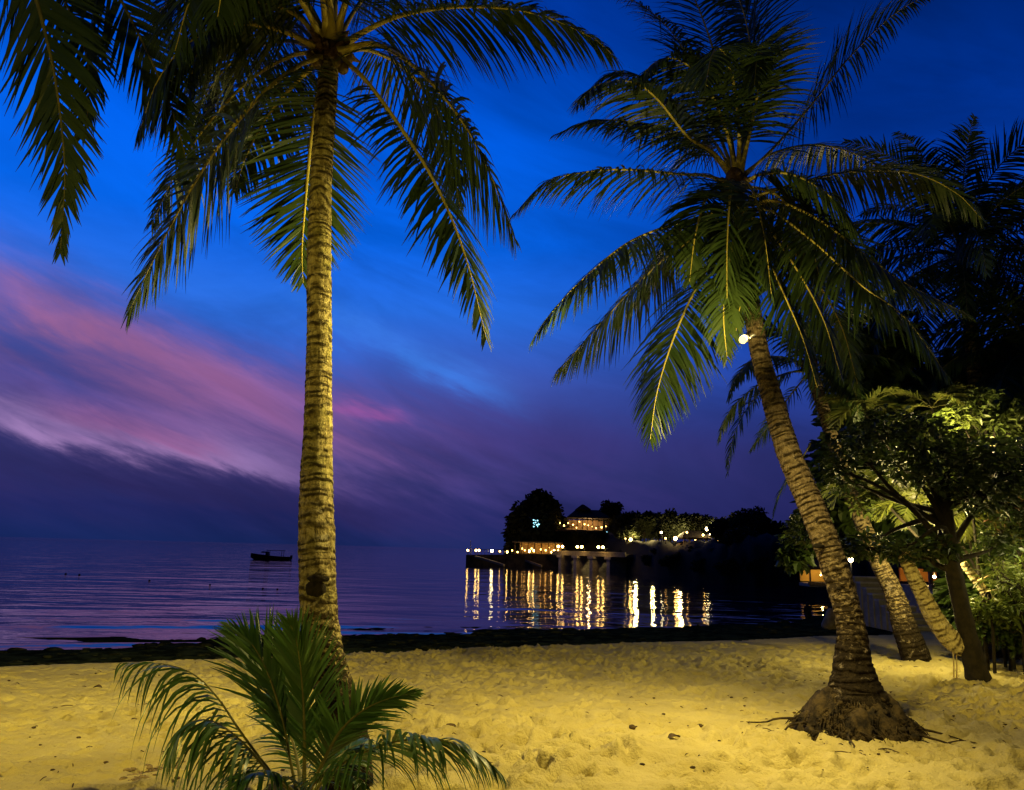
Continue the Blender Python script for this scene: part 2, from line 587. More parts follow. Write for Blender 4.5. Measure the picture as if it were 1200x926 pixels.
M['orange_cloth'] = leafmat('orange_canvas', (0.55, 0.24, 0.05), (0.62, 0.30, 0.07), 0.5, 0.8, 3.0, (0.8, 0.36, 0.07))
M['yellow_cloth'] = leafmat('yellow_canvas', (0.6, 0.42, 0.1), (0.65, 0.46, 0.12), 0.5, 0.8, 3.0, (0.8, 0.55, 0.12))
M['rope'] = simple('rope', (0.30, 0.22, 0.10), None, 0.9, 20)
M['glow'] = emit('lamp_glow', (1.0, 0.56, 0.13), 52)
M['glow_soft'] = emit('lamp_glow_soft', (1.0, 0.52, 0.12), 16)
M['glow_white'] = emit('lamp_glow_white', (1.0, 0.74, 0.34), 48)
M['glow_flood'] = emit('flood_glow', (1.0, 0.72, 0.17), 4.0)
M['glow_cyan'] = emit('lamp_glow_blue', (0.35, 0.85, 1.0), 3)


# ------------------------------------------------------------------ terrain
SEA = -1.35


def shore(X, Y):
    s = (17.3 + 0.5 * X - Y) / 1.118
    s2 = (X - 0.50 * Y + 0.2) / 1.1
    s2 = np.where(s2 < 0, s2 * 3.0, s2)
    k = 1.2
    h = np.clip(0.5 + 0.5 * (s2 - s) / k, 0, 1)
    return s * (1 - h) + s2 * h + k * h * (1 - h)


def ground_base(X, Y):
    s = shore(X, Y) + 0.35 * vnoise(X * 0.35 + 40, Y * 0.35 + 40, 3) + 0.12 * vnoise(X * 1.7, Y * 1.7, 4)
    z = -0.45 + 0.45 * sst(s, -2.0, 15.0) * 1.0
    z = np.where(s < 0, -0.45 - 0.28 * sst(-s, 0, 0.9) - 0.62 * np.clip((-s - 0.6) / 11.5, 0, 1) - 1.9 * sst(-s, 11, 45), z + 0.02)
    z = z + 0.10 * vnoise(X * 0.22 + 9, Y * 0.22 + 9, 5) * sst(s, -1, 3)
    fl = sst(-s, 0.6, 3.0)
    z = z + fl * (0.13 * vnoise(X * 0.4, Y * 0.8, 6) + 0.07 * vnoise(X * 1.3, Y * 2.1, 7) + 0.05 * vnoise(X * 5, Y * 5, 8)) * (1 - sst(-s, 16, 26))
    for (cx, cy, rx, ry, d) in ((-13.9, 22.0, 1.9, .7, .8), (-12.0, 23.2, 1.5, .45, .6), (-9.6, 23.9, 1.6, .4, .6), (-6.2, 24.4, 1.2, .3, .5)):
        z = z - d * np.exp(-((X - cx) / rx) ** 2 - ((Y - cy) / ry) ** 2) * (s < -1)
    return z, s


def G(px, py):
    d = ray(px, py)
    t = 1.0
    for _ in range(4000):
        p = EYE + d * t
        z, s = ground_base(np.array([p[0]]), np.array([p[1]]))
        if p[2] <= z[0]:
            break
        t += max(0.01, (p[2] - z[0]) * 0.6)
    return np.array([p[0], p[1], z[0]])


def build_ground():
    xs = np.concatenate([-np.geomspace(9.6, 420, 34)[::-1], np.arange(-9.4, 13.4, 0.042), np.geomspace(13.5, 420, 34)])
    ys = np.concatenate([-np.geomspace(2, 200, 16)[::-1], np.arange(-1, 4.4, 0.4), np.arange(4.5, 20.0, 0.042), np.arange(20.0, 44, 0.14), np.geomspace(44.2, 420, 40)])
    X, Y = np.meshgrid(xs, ys)
    Z, s = ground_base(X, Y)
    # wind and footprint relief on the dry sand
    rel = 0.030 * vnoise(X * 1.5, Y * 1.5, 11) + 0.026 * vnoise(X * 3.6 + 5, Y * 3.6, 12) + 0.014 * vnoise(X * 8.1, Y * 8.1 + 3, 13) + 0.006 * vnoise(X * 18, Y * 18, 14)
    iy0, iy1 = np.searchsorted(ys, 4.5), np.searchsorted(ys, 21.0)
    ix0, ix1 = np.searchsorted(xs, -9.4), np.searchsorted(xs, 13.4)
    r = np.random.default_rng(21)
    foot = np.zeros_like(Z)
    for k in range(9500):
        cx = r.uniform(-9.2, 13.2)
        cy = 4.6 + 14.5 * r.random() ** 0.9
        a = r.uniform(0, math.pi)
        l, w_ = r.uniform(0.07, 0.16), r.uniform(0.045, 0.08)
        dep = r.uniform(0.012, 0.042)
        x0, x1 = np.searchsorted(xs, cx - 0.4), np.searchsorted(xs, cx + 0.4)
        y0, y1 = np.searchsorted(ys, cy - 0.4), np.searchsorted(ys, cy + 0.4)
        dx, dy = X[y0:y1, x0:x1] - cx, Y[y0:y1, x0:x1] - cy
        u, v = dx * math.cos(a) + dy * math.sin(a), -dx * math.sin(a) + dy * math.cos(a)
        q = (u / l) ** 2 + (v / w_) ** 2
        foot[y0:y1, x0:x1] += -dep * np.exp(-q) + 0.45 * dep * np.exp(-(np.sqrt(q) - 1.5) ** 2 * 5)
    # trodden more toward the water, smoother at the lower left
    amp = 0.35 + 0.65 * sst(X + 0.25 * (Y - 6), -5.5, -0.5)
    dry = sst(s, -0.2, 0.4)
    Z = Z + (1.35 * rel + 1.75 * np.clip(foot, -0.07, 0.05)) * dry * amp * (0.5 + 1.1 * (0.5 + vnoise(X * .42 + 3, Y * .55 + 8, 19)))
    nx, ny = len(xs), len(ys)
    me = bpy.data.meshes.new('sand')
    v = np.stack([X, Y, Z], -1).reshape(-1, 3)
    i = np.arange(nx * ny).reshape(ny, nx)
    f = np.stack([i[:-1, :-1], i[:-1, 1:], i[1:, 1:], i[1:, :-1]], -1).reshape(-1, 4)
    me.vertices.add(len(v))
    me.vertices.foreach_set('co', v.ravel())
    me.loops.add(f.size)
    me.loops.foreach_set('vertex_index', f.ravel())
    me.polygons.add(len(f))
    me.polygons.foreach_set('loop_start', np.arange(0, f.size, 4))
    me.polygons.foreach_set('loop_total', np.full(len(f), 4))
    me.polygons.foreach_set('use_smooth', np.ones(len(f), bool))
    me.attributes.new('shore', 'FLOAT', 'POINT').data.foreach_set('value', s.ravel())
    me.update()
    me.validate()
    m_, g, b, out = new_mat('sand')
    tc = g.add('ShaderNodeTexCoord').outputs['Object']
    sh = g.add('ShaderNodeAttribute', attribute_name='shore').outputs['Fac']
    n1 = g.noise(tc, 1.1, 5, 0.6)
    n2 = g.noise(tc, 60, 3, 0.6)
    sand = g.mix(g.sstep(n1, 0.3, 0.7), (0.43, 0.36, 0.135, 1), (0.54, 0.46, 0.185, 1))
    sand = g.mix(g.m('MULTIPLY', g.sstep(n2, 0.55, 0.75), 0.35), sand, (0.34, 0.26, 0.13, 1))
    sand = g.mix(g.m('MULTIPLY', g.sstep(g.noise(tc, 9, 4, 0.7), 0.62, 0.70), 0.35), sand, (0.22, 0.16, 0.08, 1))
    ed = g.m('ADD', sh, g.m('MULTIPLY', g.m('SUBTRACT', g.noise(tc, 2.6, 5, 0.65), 0.5), 0.5))
    wet = g.m('SUBTRACT', 1.0, g.sstep(ed, -0.22, -0.02))
    reef = g.mix(g.sstep(g.noise(tc, 1.7, 5, 0.65), 0.4, 0.62), (0.014, 0.019, 0.008, 1), (0.050, 0.064, 0.022, 1))
    g.l.new(g.mix(wet, sand, reef), b.inputs['Base Color'])
    g.put(b.inputs['Roughness'], g.m('SUBTRACT', 0.92, g.m('MULTIPLY', wet, 0.3)))
    g.put(b.inputs['Specular IOR Level'], g.m('MULTIPLY', g.m('SUBTRACT', 1.0, wet), 0.12))
    bp = g.add('ShaderNodeBump')
    bp.inputs['Strength'].default_value = 1.0
    bp.inputs['Distance'].default_value = 0.04
    g.l.new(g.m('ADD', g.noise(tc, 13, 5, 0.68), g.m('MULTIPLY', n2, 0.2)), bp.inputs['Height'])
    g.l.new(bp.outputs[0], b.inputs['Normal'])
    me.materials.append(m_)
    o = bpy.data.objects.new('sand', me)
    COL.objects.link(o)
    struct(o)


build_ground()


def build_sea():
    xs = np.concatenate([-np.geomspace(45, 30000, 40)[::-1], np.arange(-44, 44.1, 0.5), np.geomspace(45, 30000, 40)])
    ys = np.concatenate([np.arange(13, 60, 0.16), np.geomspace(60.3, 40000, 70)])
    X, Y = np.meshgrid(xs, ys)
    dist = Y - 0.25 * X
    Z = np.full_like(X, SEA)
    # a few low swells running in along the shore
    for (d0, a, w_, x0, x1, sd) in ((31.5, 0.075, 0.55, -30, -4, 1), (34.5, 0.06, 0.6, -22, -9, 2), (29.3, 0.05, 0.5, -8, 26, 3), (38.5, 0.05, 0.8, -26, -14, 4), (26.8, 0.05, 0.4, -24, -6, 5), (42, .04, .9, -16, 3, 6)):
        line = d0 + 1.6 * vnoise(X * 0.12 + sd * 7, Y * 0 + sd, 30 + sd)
        u = (dist - line) / w_
        Z += a * np.exp(-u * u) * sst(X, x0 - 3, x0 + 3) * (1 - sst(X, x1 - 3, x1 + 3)) * (0.55 + 0.9 * (vnoise(X * 0.25, Y * 0.05 + sd, 50 + sd) + 0.5))
    nx, ny = len(xs), len(ys)
    me = bpy.data.meshes.new('sea')
    i = np.arange(nx * ny).reshape(ny, nx)
    f = np.stack([i[:-1, :-1], i[:-1, 1:], i[1:, 1:], i[1:, :-1]], -1).reshape(-1, 4)
    me.from_pydata(np.stack([X, Y, Z], -1).reshape(-1, 3).tolist(), [], f.tolist())
    me.polygons.foreach_set('use_smooth', [True] * len(f))
    m_, g, b, out = new_mat('sea_water')
    tc = g.add('ShaderNodeTexCoord').outputs['Object']
    b.inputs['Base Color'].default_value = (0.006, 0.009, 0.028, 1)
    sy = g.add('ShaderNodeSeparateXYZ')
    g.l.new(tc, sy.inputs[0])
    far = g.sstep(sy.outputs[1], 220, 1500)
    g.put(b.inputs['Roughness'], g.m('ADD', 0.03, g.m('MULTIPLY', far, 0.03)))
    b.inputs['IOR'].default_value = 1.333
    b.inputs['Specular Tint'].default_value = (0.88, 1.0, 0.80, 1)
    w1 = g.noise(g.mapping(tc, (0.35, 1.0, 1)), 0.9, 3, 0.55, 0.4)
    w2 = g.noise(g.mapping(tc, (0.5, 1.0, 1), (3, 7, 0), (0, 0, 0.2)), 3.2, 3, 0.5, 0.3)
    w3 = g.noise(g.mapping(tc, (0.38, 1.0, 1), (1, 2, 0), (0, 0, -0.1)), 0.42, 2, 0.5)
    w4 = g.noise(g.mapping(tc, (0.75, 1.0, 1), (5, 1, 0), (0, 0, 0.05)), 0.13, 2, 0.5, 0.3)
    h = g.m('ADD', g.m('ADD', g.m('MULTIPLY', w1, 0.030), g.m('MULTIPLY', w4, 0.20)), g.m('ADD', g.m('MULTIPLY', w2, 0.006), g.m('MULTIPLY', w3, 0.105)))
    bp = g.add('ShaderNodeBump')
    g.put(bp.inputs['Strength'], g.m('SUBTRACT', 1.0, g.m('MULTIPLY', g.sstep(sy.outputs[1], 1200, 6000), 0.9)))
    bp.inputs['Distance'].default_value = 1.0
    g.l.new(h, bp.inputs['Height'])
    g.l.new(bp.outputs[0], b.inputs['Normal'])
    me.materials.append(m_)
    o = bpy.data.objects.new('sea', me)
    COL.objects.link(o)
    struct(o)


build_sea()


# ------------------------------------------------------------------ headland
def H(px, py, Y):
    return P(px, py, Y)


HS = np.array([  # px, depth of the waterline, plateau height
    (578, 150, -1.9), (588, 150, -1.2), (593, 150, 3.0), (598, 150, 5.0), (650, 148, 5.4), (700, 141, 5.4), (722, 131, 4.6), (745, 116, 3.4), (770, 102, 3.1),
    (815, 92, 3.1), (850, 86, 3.2), (880, 83, 4.0), (950, 78, 4.2), (1010, 72, 4.0), (1080, 64, 3.6), (1160, 56, 3.0), (1260, 48, 2.5)], float)


def hland(px):
    return np.interp(px, HS[:, 0], HS[:, 1]), np.interp(px, HS[:, 0], HS[:, 2])


def build_headland():
    pxs = np.concatenate([np.linspace(578, 604, 18), np.linspace(606, 1260, 150)])
    off = np.array([0, 0.5, 1.2, 2.0, 3.0, 4.5, 6.5, 9, 13, 20, 32, 50, 80])
    hf = np.array([0, 0.18, 0.42, 0.62, 0.75, 0.86, 0.95, 1, 1.02, 1.05, 1.08, 1.1, 1.0])
    V = []
    for i, px in enumerate(pxs):
        d0, h = hland(px)
        base = P(px, 660, d0)
        dirv = nrm(np.array([base[0], base[1], 0]))
        for j, (q, k) in enumerate(zip(off, hf)):
            p = np.array([base[0], base[1], 0]) + dirv * (q + (1.4 * float(vnoise(np.array([px * 0.13]), np.array([j * 0.7]), 61)[0])))
            z = -2.2 + (h + 2.2) * k + (0.9 * float(vnoise(np.array([px * 0.21]), np.array([j * 0.9]), 62)[0]) if j > 0 else 0)
            V.append((p[0], p[1], z))
    nj = len(off)
    f = [[i * nj + j, (i + 1) * nj + j, (i + 1) * nj + j + 1, i * nj + j + 1] for i in range(len(pxs) - 1) for j in range(nj - 1)]
    mb = MB()
    mb.add(V, f)
    o = mb.build('headland', simple('headland_rock', (0.013, 0.014, 0.007), (0.007, 0.007, 0.004), 1.0, 0.5, 0.6, 2.0), smooth=True)
    struct(o)


build_headland()


# ------------------------------------------------------------------ leaves and crowns
def leaves(mb, centers, n, size, rng, mi=0, flat=0.5, shell=0.5, aspect=0.45):
    """n folded leaves scattered through ellipsoid clumps (centre, (rx,ry,rz))"""
    vols = np.array([c[1][0] * c[1][1] + c[1][0] * c[1][2] for c in centers])
    idx = rng.choice(len(centers), n, p=vols / vols.sum())
    C = np.array([c[0] for c in centers])[idx]
    Rr = np.array([c[1] for c in centers])[idx]
    d = rng.normal(size=(n, 3))
    d /= np.linalg.norm(d, axis=1)[:, None]
    rad = shell + (1 - shell) * rng.random(n) ** 0.6
    p = C + d * Rr * rad[:, None]
    a = rng.normal(size=(n, 3)) + d * 0.6
    a[:, 2] = a[:, 2] * (1 - flat) - 0.25
    a /= np.linalg.norm(a, axis=1)[:, None]
    up = rng.normal(size=(n, 3)) * 0.55 + np.array([0, 0, 1.0])
    s = np.cross(a, up)
    s /= np.maximum(np.linalg.norm(s, axis=1), 1e-6)[:, None]
    nn = np.cross(s, a)
    L = (size * (0.6 + 0.7 * rng.random(n)))[:, None]
    W = L * aspect * 0.5
    v = np.stack([p, p + a * L * 0.35 + s * W + nn * W * 0.35, p + a * L * 0.75 + s * W * 0.75 + nn * W * 0.2, p + a * L - nn * L * 0.06,
                  p + a * L * 0.75 - s * W * 0.75 + nn * W * 0.2, p + a * L * 0.35 - s * W + nn * W * 0.35], 1).reshape(-1, 3)
    b = (np.arange(n) * 6)[:, None]
    f = np.concatenate([b + np.array([0, 1, 2, 3]), b + np.array([0, 3, 4, 5])]).tolist()
    mb.add(v, f, mi)


def tree_copy(o, loc, sc, rz, label, group):
    c = o.copy()
    COL.objects.link(c)
    c.location = tuple(loc)
    c.scale = sc
    c.rotation_euler = (0, 0, rz)
    c['label'] = label
    c['group'] = group
    for ch in list(o.children):
        d = ch.copy()
        COL.objects.link(d)
        d.parent = c
    return c


def far_tree(seed):
    r = np.random.default_rng(seed)
    t = thing('broadleaf_tree', 'x', 'tree', (0, 0, 0))
    tr = MB()
    tr.tube(catmull([(0, 0, -0.5), (0.05, 0.03, 0.25), (0.0, 0.05, 0.55), (0.05, 0, 0.8)], 8), np.linspace(0.05, 0.02, 8), 6)
    cl = []
    for k in range(11):
        a = r.uniform(0, 6.28)
        q = r.uniform(0.05, 0.34)
        zc = r.uniform(0.35, 0.80)
        rr = r.uniform(0.13, 0.24)
        cl.append((np.array([math.cos(a) * q, math.sin(a) * q, zc]), np.array([rr, rr, rr * r.uniform(0.6, 0.95)])))
        tr.tube([(0, 0, 0.3), (math.cos(a) * q * 0.5, math.sin(a) * q * 0.5, 0.3 + (zc - .3) * 0.6), tuple(cl[-1][0])], [0.02, 0.013, 0.006], 4)
    cr = MB()
    leaves(cr, cl, 2600, 0.085, r, flat=0.4, shell=0.15, aspect=0.75)
    tr.build('trunk', M['far_trunk'], t)
    cr.build('crown', M['far_leaf'], t, smooth=False)
    return t


def headland_trees():
    protos = [far_tree(100 + k) for k in range(4)]
    used = [False] * 4
    rows = [  # px, top y, half width px, base y, extra depth, words
        (712, 586, 13, 628, 14, 'feathery dark tree rising right of the two tier restaurant roof'),
        (702, 604, 14, 640, 24, 'low dark tree half hidden behind the restaurant'),
        (731, 597, 15, 640, 8, 'dark tree above the lit garden beside the restaurant'),
        (746, 595, 13, 640, 22, 'slim dark tree behind the lit garden'),
        (741, 612, 14, 641, 5, 'small lamp lit tree above the landward end of the pier'),
        (757, 604, 14, 641, 10, 'yellow lit tree beside the garden lamps'),
        (770, 597, 15, 640, 20, 'tall dark tree midway along the headland'),
        (786, 592, 14, 640, 18, 'tallest round topped tree between restaurant and gazebo'),
        (806, 601, 14, 638, 12, 'flat topped tree behind the gazebo roof'),
        (779, 609, 12, 640, 6, 'small lit tree seaward of the gazebo'),
        (826, 600, 17, 638, 14, 'brown lit tree above the bright gazebo lamps'),
        (845, 603, 15, 638, 9, 'dark tree at the landward side of the gazebo'),
        (862, 599, 18, 640, 14, 'broad dark tree next after the gazebo'),
        (880, 594, 17, 642, 10, 'highest dark tree on the landward ridge'),
        (897, 602, 16, 645, 7, 'dark tree on the ridge just past the highest one'),
        (914, 607, 17, 648, 12, 'rounded dark tree at the left of the leaning palm'),
        (934, 612, 18, 650, 8, 'dark tree directly behind the leaning palm trunk'),
        (872, 618, 20, 652, 3, 'low dark tree at the foot of the landward ridge'),
        (905, 625, 22, 660, 3, 'spreading dark tree overhanging the water near the ridge'),
        (958, 618, 22, 660, 4, 'dark tree between the leaning palm and the hut'),
        (990, 610, 26, 665, 4, 'dark tree behind the grey second palm'),
        (1035, 600, 30, 670, 2, 'dark tree behind the beach steps'),
        (1085, 590, 34, 675, 2, 'dark tree behind the orange hut'),
        (1150, 580, 40, 680, 2, 'dark tree behind the garden at the end of the bay'),
        (815, 640, 10, 652, 1, 'low dark bush on the bank under the gazebo'),
        (775, 643, 12, 655, 1, 'low dark bush on the bank between pier and gazebo'),
        (845, 641, 12, 655, 1, 'low dark bush on the bank landward of the gazebo'),
        (735, 640, 9, 652, 1, 'low bush on the bank at the landward end of the pier'),
        (760, 650, 11, 668, -3, 'bush hanging over the water nearest the pier'),
        (790, 648, 12, 670, -3, 'bush hanging over the water below the gazebo'),
        (822, 652, 13, 674, -3, 'bush at the water line just landward of the gazebo reflection'),
        (858, 652, 15, 678, -3, 'bush at the water line under the landward ridge'),
        (892, 650, 16, 680, -3, 'bush at the water line left of the leaning palm'),
        (928, 650, 16, 682, -3, 'bush at the water line behind the leaning palm'),
        (684, 622, 12, 642, -2, 'dark bush on the slope right below the restaurant lamps'),
        (662, 622, 11, 641, -2, 'lit bush on the slope at the seaward side of the restaurant'),
        (704, 622, 11, 643, -2, 'dark bush on the slope at the landward side of the restaurant'),
    ]
    for k, (px, ty, hw, by, dd, lab) in enumerate(rows):
        d0, h = hland(px)
        Y = d0 + 5 + dd
        top = P(px, ty, Y)
        z0 = min(h, P(px, by, Y)[2]) - 0.3
        b = np.array([top[0], top[1], z0])
        hgt = top[2] - z0
        wdt = hw / FPX * Y * 2 / 0.86 * 1.2
        hgt *= 1.05
        p = k % 4
        rz = random.uniform(0, 6.28)
        if not used[p]:
            used[p] = True
            o = protos[p]
            o.location = tuple(b)
            o.scale = (wdt, wdt, hgt)
            o.rotation_euler = (0, 0, rz)
            o['label'] = lab
            o['group'] = 'trees on the headland'
        else:
            tree_copy(protos[p], b, (wdt, wdt, hgt), rz, lab, 'trees on the headland')
    # the huge tree mass at the seaward tip
    Y = 152.0
    base = P(625, 648, Y)
    t = thing('banyan_tree', 'huge dark domed tree at the seaward tip of the headland', 'tree', base, 'trees on the headland')
    r = np.random.default_rng(77)
    cl = []
    for px, py, rr in ((601, 628, 10), (605, 613, 12), (615, 601, 14), (628, 591, 14), (638, 584, 8), (647, 597, 11), (655, 612, 9), (632, 612, 22), (610, 641, 13), (640, 636, 18), (622, 626, 20), (600, 644, 8), (652, 630, 9), (630, 581, 7)):
        q = rr / FPX * Y
        cl.append((P(px, py, Y + r.uniform(-2, 4)), np.array([q, q * 1.2, q])))
    cr = MB()
    leaves(cr, cl, 11000, 0.8, r, flat=0.4, shell=0.1, aspect=0.8)
    tr = MB()
    tr.tube([base + np.array([0, 0, -3]), base + np.array([0.3, 0, 3]), P(630, 600, Y)], [1.3, 0.8, 0.3], 8)
    for c, _ in cl[:9]:
        tr.tube([base + np.array([0, 0, 2]), (base + c) / 2 + np.array([0, 0, 1]), c], [0.5, 0.3, 0.1], 5)
    tr.build('trunk', M['far_trunk'], t)
    cr.build('crown', M['far_leaf'], t, smooth=False)


headland_trees()


# ------------------------------------------------------------------ buildings on the headland
def hip_roof(mb, c, w, d, h, ridge, over=0.0, mi=0, thick=0.18):
    w, d = w / 2 + over, d / 2 + over
    x, y, z = c
    v = [(x - w, y - d, z), (x + w, y - d, z), (x + w, y + d, z), (x - w, y + d, z), (x - ridge, y, z + h), (x + ridge, y, z + h),
         (x - w, y - d, z - thick), (x + w, y - d, z - thick), (x + w, y + d, z - thick), (x - w, y + d, z - thick)]
    f = [[0, 1, 5, 4], [1, 2, 5], [2, 3, 4, 5], [3, 0, 4], [9, 8, 7, 6], [6, 7, 1, 0], [7, 8, 2, 1], [8, 9, 3, 2], [9, 6, 0, 3]]
    mb.add(v, f, mi)


def lamp_on_post(loc, h, globes, label, group, mat='glow', r=0.2, name='pier_lamp', out=None):
    t = thing(name, label, 'lamp', loc, group)
    p = MB()
    p.tube([np.array(loc), np.array(loc) + np.array([0, 0, h])], 0.06, 6)
    if len(globes) > 1:
        p.tube([np.array(loc) + np.array([globes[0], 0, h - 0.05]), np.array(loc) + np.array([globes[-1], 0, h - 0.05])], 0.04, 5)
    o_ = np.zeros(3) if out is None else np.array(out)
    if out is not None:
        for gx in globes:
            p.tube([np.array(loc) + np.array([gx, 0, h - .05]), np.array(loc) + o_ + np.array([gx, 0, h])], .03, 5)
    p.build('post', M['dark_metal'], t)
    for gx in globes:
        b = MB()
        b.ball(np.array(loc) + o_ + np.array([gx, 0, h + r * 0.9]), r, 10)
        b.build('globe', M[mat], t)
    return t


def hanging_lamp(loc, r, drop, label, group, mat='glow_soft', name='hanging_lamp', cat='lamp'):
    t = thing(name, label, cat, loc, group)
    b = MB()
    b.ball(loc, r, 8)
    b.build('globe', M[mat], t)
    c = MB()
    c.tube([np.array(loc) + np.array([0, 0, r * 0.9]), np.array(loc) + np.array([0, 0, drop])], 0.02, 4)
    c.build('cord', M['dark_metal'], t)


def headland_buildings():
    # pier deck on pillars, from the pavilion to the shore
    A, B = P(655, 648.5, 138), P(742, 646.5, 120)
    zt = 1.45
    t = thing('pier', 'long concrete pier deck carried on square pillars over the water', 'pier', (A[0], A[1], SEA))
    dv = nrm(np.array([B[0] - A[0], B[1] - A[1], 0]))
    ang = math.atan2(dv[1], dv[0])
    L = np.linalg.norm((B - A)[:2])
    mid = (A + B) / 2
    side = np.array([-dv[1], dv[0], 0])
    mb = MB()
    mb.box((mid[0], mid[1], zt - 0.25), (L, 3.0, 0.5), ang)
    mb.build('deck', M['concrete'], t, False)
    mb = MB()
    mb.box(np.array([mid[0], mid[1], zt + 0.12]) - side * 1.45, (L, 0.2, 0.24), ang)
    mb.build('kerb', M['concrete'], t, False)
    for px in (666, 686, 706, 726):
        u = np.interp(px, [655, 742], [0.02, 0.98])
        c = A + (B - A) * u
        mb = MB()
        mb.box((c[0], c[1], (zt - 0.9 + SEA - 1.0) / 2), (0.85, 3.4, zt - 0.9 - SEA + 1.0), ang)
        mb.box((c[0], c[1], zt - 0.7), (1.6, 3.7, 0.39), ang)
        mb.build('pillar', M['pale_concrete'], t, False)
    for px, lab in ((670.5, 'twin globe pier lamp nearest the flat roofed pavilion'), (695.5, 'twin globe lamp midway along the pillared pier'), (721, 'twin globe pier lamp nearest the shore trees')):
        u = np.interp(px, [655, 742], [0.02, 0.98])
        c = A + (B - A) * u - side * 1.38
        lamp_on_post((c[0], c[1], zt + .1), 0.65, (-0.36, 0.36), lab, 'lamps along the pier', 'glow', 0.2, 'pier_lamp', -side * 0.9)
    # jetty: solid stone landing stage at the seaward end
    J0, J1 = P(546, 655, 144), P(657, 650, 139)
    t = thing('jetty', 'dark stone jetty with sloping ramps below the flat pavilion', 'jetty', (J0[0], J0[1], SEA))
    mid = (J0 + J1) / 2
    dv = nrm(np.array([J1[0] - J0[0], J1[1] - J0[1], 0]))
    ang = math.atan2(dv[1], dv[0])
    L = np.linalg.norm((J1 - J0)[:2])
    sd = np.array([-dv[1], dv[0], 0])
    zj = 0.55
    mb = MB()
    a0, a1 = J0.copy(), J1.copy()
    for (u0, u1, z0, z1, y0, y1) in ((0, 1, SEA - 2, zj, 0, 6),):
        v = []
        for (u, zz) in ((u0, z0), (u1, z0), (u1, z1 + 0.5), (u0, z1)):
            for yy in (y0, y1):
                q = a0 + (a1 - a0) * u + sd * yy
                v.append((q[0], q[1], zz))
        mb.add(v, [[0, 2, 4, 6], [1, 7, 5, 3], [6, 4, 5, 7], [0, 6, 7, 1], [2, 3, 5, 4], [0, 1, 3, 2]])
    mb.build('stage', M['jetty_stone'], t, False)
    for (x0, y0, x1, y1) in ((556, 651, 590, 661.5), (608, 653, 634, 662.5)):
        a, b = P(x0, y0, 142.3), P(x1, y1, 137.2)
        mb = MB()
        w_ = 0.9
        v = [a, b, b + sd * w_, a + sd * w_, a - np.array([0, 0, 0.35]), b - np.array([0, 0, 0.35]), b + sd * w_ - np.array([0, 0, 0.35]), a + sd * w_ - np.array([0, 0, 0.35])]
        mb.add(v, [[0, 1, 2, 3], [7, 6, 5, 4], [0, 4, 5, 1], [1, 5, 6, 2], [2, 6, 7, 3], [3, 7, 4, 0]])
        mb.build('ramp', M['concrete'], t, False)
    mb = MB()
    for k in range(15):
        u = 0.02 + 0.5 * k / 14
        q = a0 + (a1 - a0) * u + sd * 0.2
        mb.tube([(q[0], q[1], zj), (q[0], q[1], zj + 1.0)], 0.035, 5)
    q0, q1 = a0 + (a1 - a0) * 0.02 + sd * 0.2, a0 + (a1 - a0) * 0.52 + sd * 0.2
    mb.tube([(q0[0], q0[1], zj + 1.0), (q1[0], q1[1], zj + 1.1)], 0.04, 5)
    mb.build('railing', M['dark_metal'], t, False)
    mast = P(551, 653, 143)
    t2 = thing('flagpole', 'bare pole standing at the seaward tip of the jetty', 'pole', (mast[0], mast[1], zj - 0.2))
    mb = MB()
    mb.tube([(mast[0], mast[1], zj - 0.2), (mast[0], mast[1], 2.9)], [0.07, 0.04], 6)
    mb.build('pole', M['concrete'], t2)
    mb = MB()
    mb.ball((mast[0], mast[1], 2.95), 0.1, 8)
    mb.build('finial', M['concrete'], t2)
    jl = ((547, 648, 'glow', 'single globe lamp at the outermost corner of the jetty'), (557, 648, 'glow', 'globe lamp just inland of the jetty flagpole'), (560.5, 648, 'glow', 'globe lamp at the top of the outer jetty ramp'),
          (576, 649, 'glow_white', 'brightest white jetty lamp standing alone between the two ramps'), (585.5, 649, 'glow_soft', 'dim globe lamp at the foot of the outer ramp'), (594.5, 650, 'glow', 'globe lamp just seaward of the pavilion roof'),
          (600, 648, 'glow_soft', 'small globe lamp at the seaward corner of the pavilion'), (606.5, 650, 'glow_soft', 'low dim globe lamp below the pavilion corner'))
    for px, py, mt, lab in jl:
        u = (px - 546) / (657 - 546)
        q = a0 + (a1 - a0) * u + sd * 0.45
        z = zj + 0.5 * u
        top = P(px, py - 2, q[1])[2]
        lamp_on_post((q[0], q[1], z), max(0.3, top - z), (0,), lab, 'lamps along the jetty', mt, 0.26 if mt == 'glow_white' else (0.17 if mt == 'glow' else 0.14), 'jetty_lamp')
    # flat roofed pavilion on the jetty
    c = P(630, 650, 142.5)
    zf = 1.0
    t = thing('pavilion', 'long flat roofed pavilion full of lamps on the jetty', 'pavilion', (c[0], c[1], zf))
    W_ = 53 / FPX * 142
    mb = MB()
    mb.box((c[0], c[1], zf + 2.05), (W_, 4.6, 0.25), ang)
    mb.build('roof', simple('pavilion_roof', (0.30, 0.24, 0.15), None, .8, 2), t, False)
    mb = MB()
    mb.box((c[0], c[1], zf - 0.1), (W_ - 0.4, 4.2, 0.3), ang)
    mb.build('floor', M['wood'], t, False)
    mb = MB()
    q = c + sd * 2.0
    mb.box((q[0], q[1], zf + 1.0), (W_ - 0.5, 0.15, 1.85), ang)
    mb.build('back_wall', M['wall_warm'], t, False)
    for k in range(7):
        q = c + dv * (W_ - 0.8) * (k / 6 - 0.5) - sd * 2.0
        mb = MB()
        mb.box((q[0], q[1], zf + 0.99), (0.16, 0.16, 1.86), ang)
        mb.build('post', M['wood'], t, False)
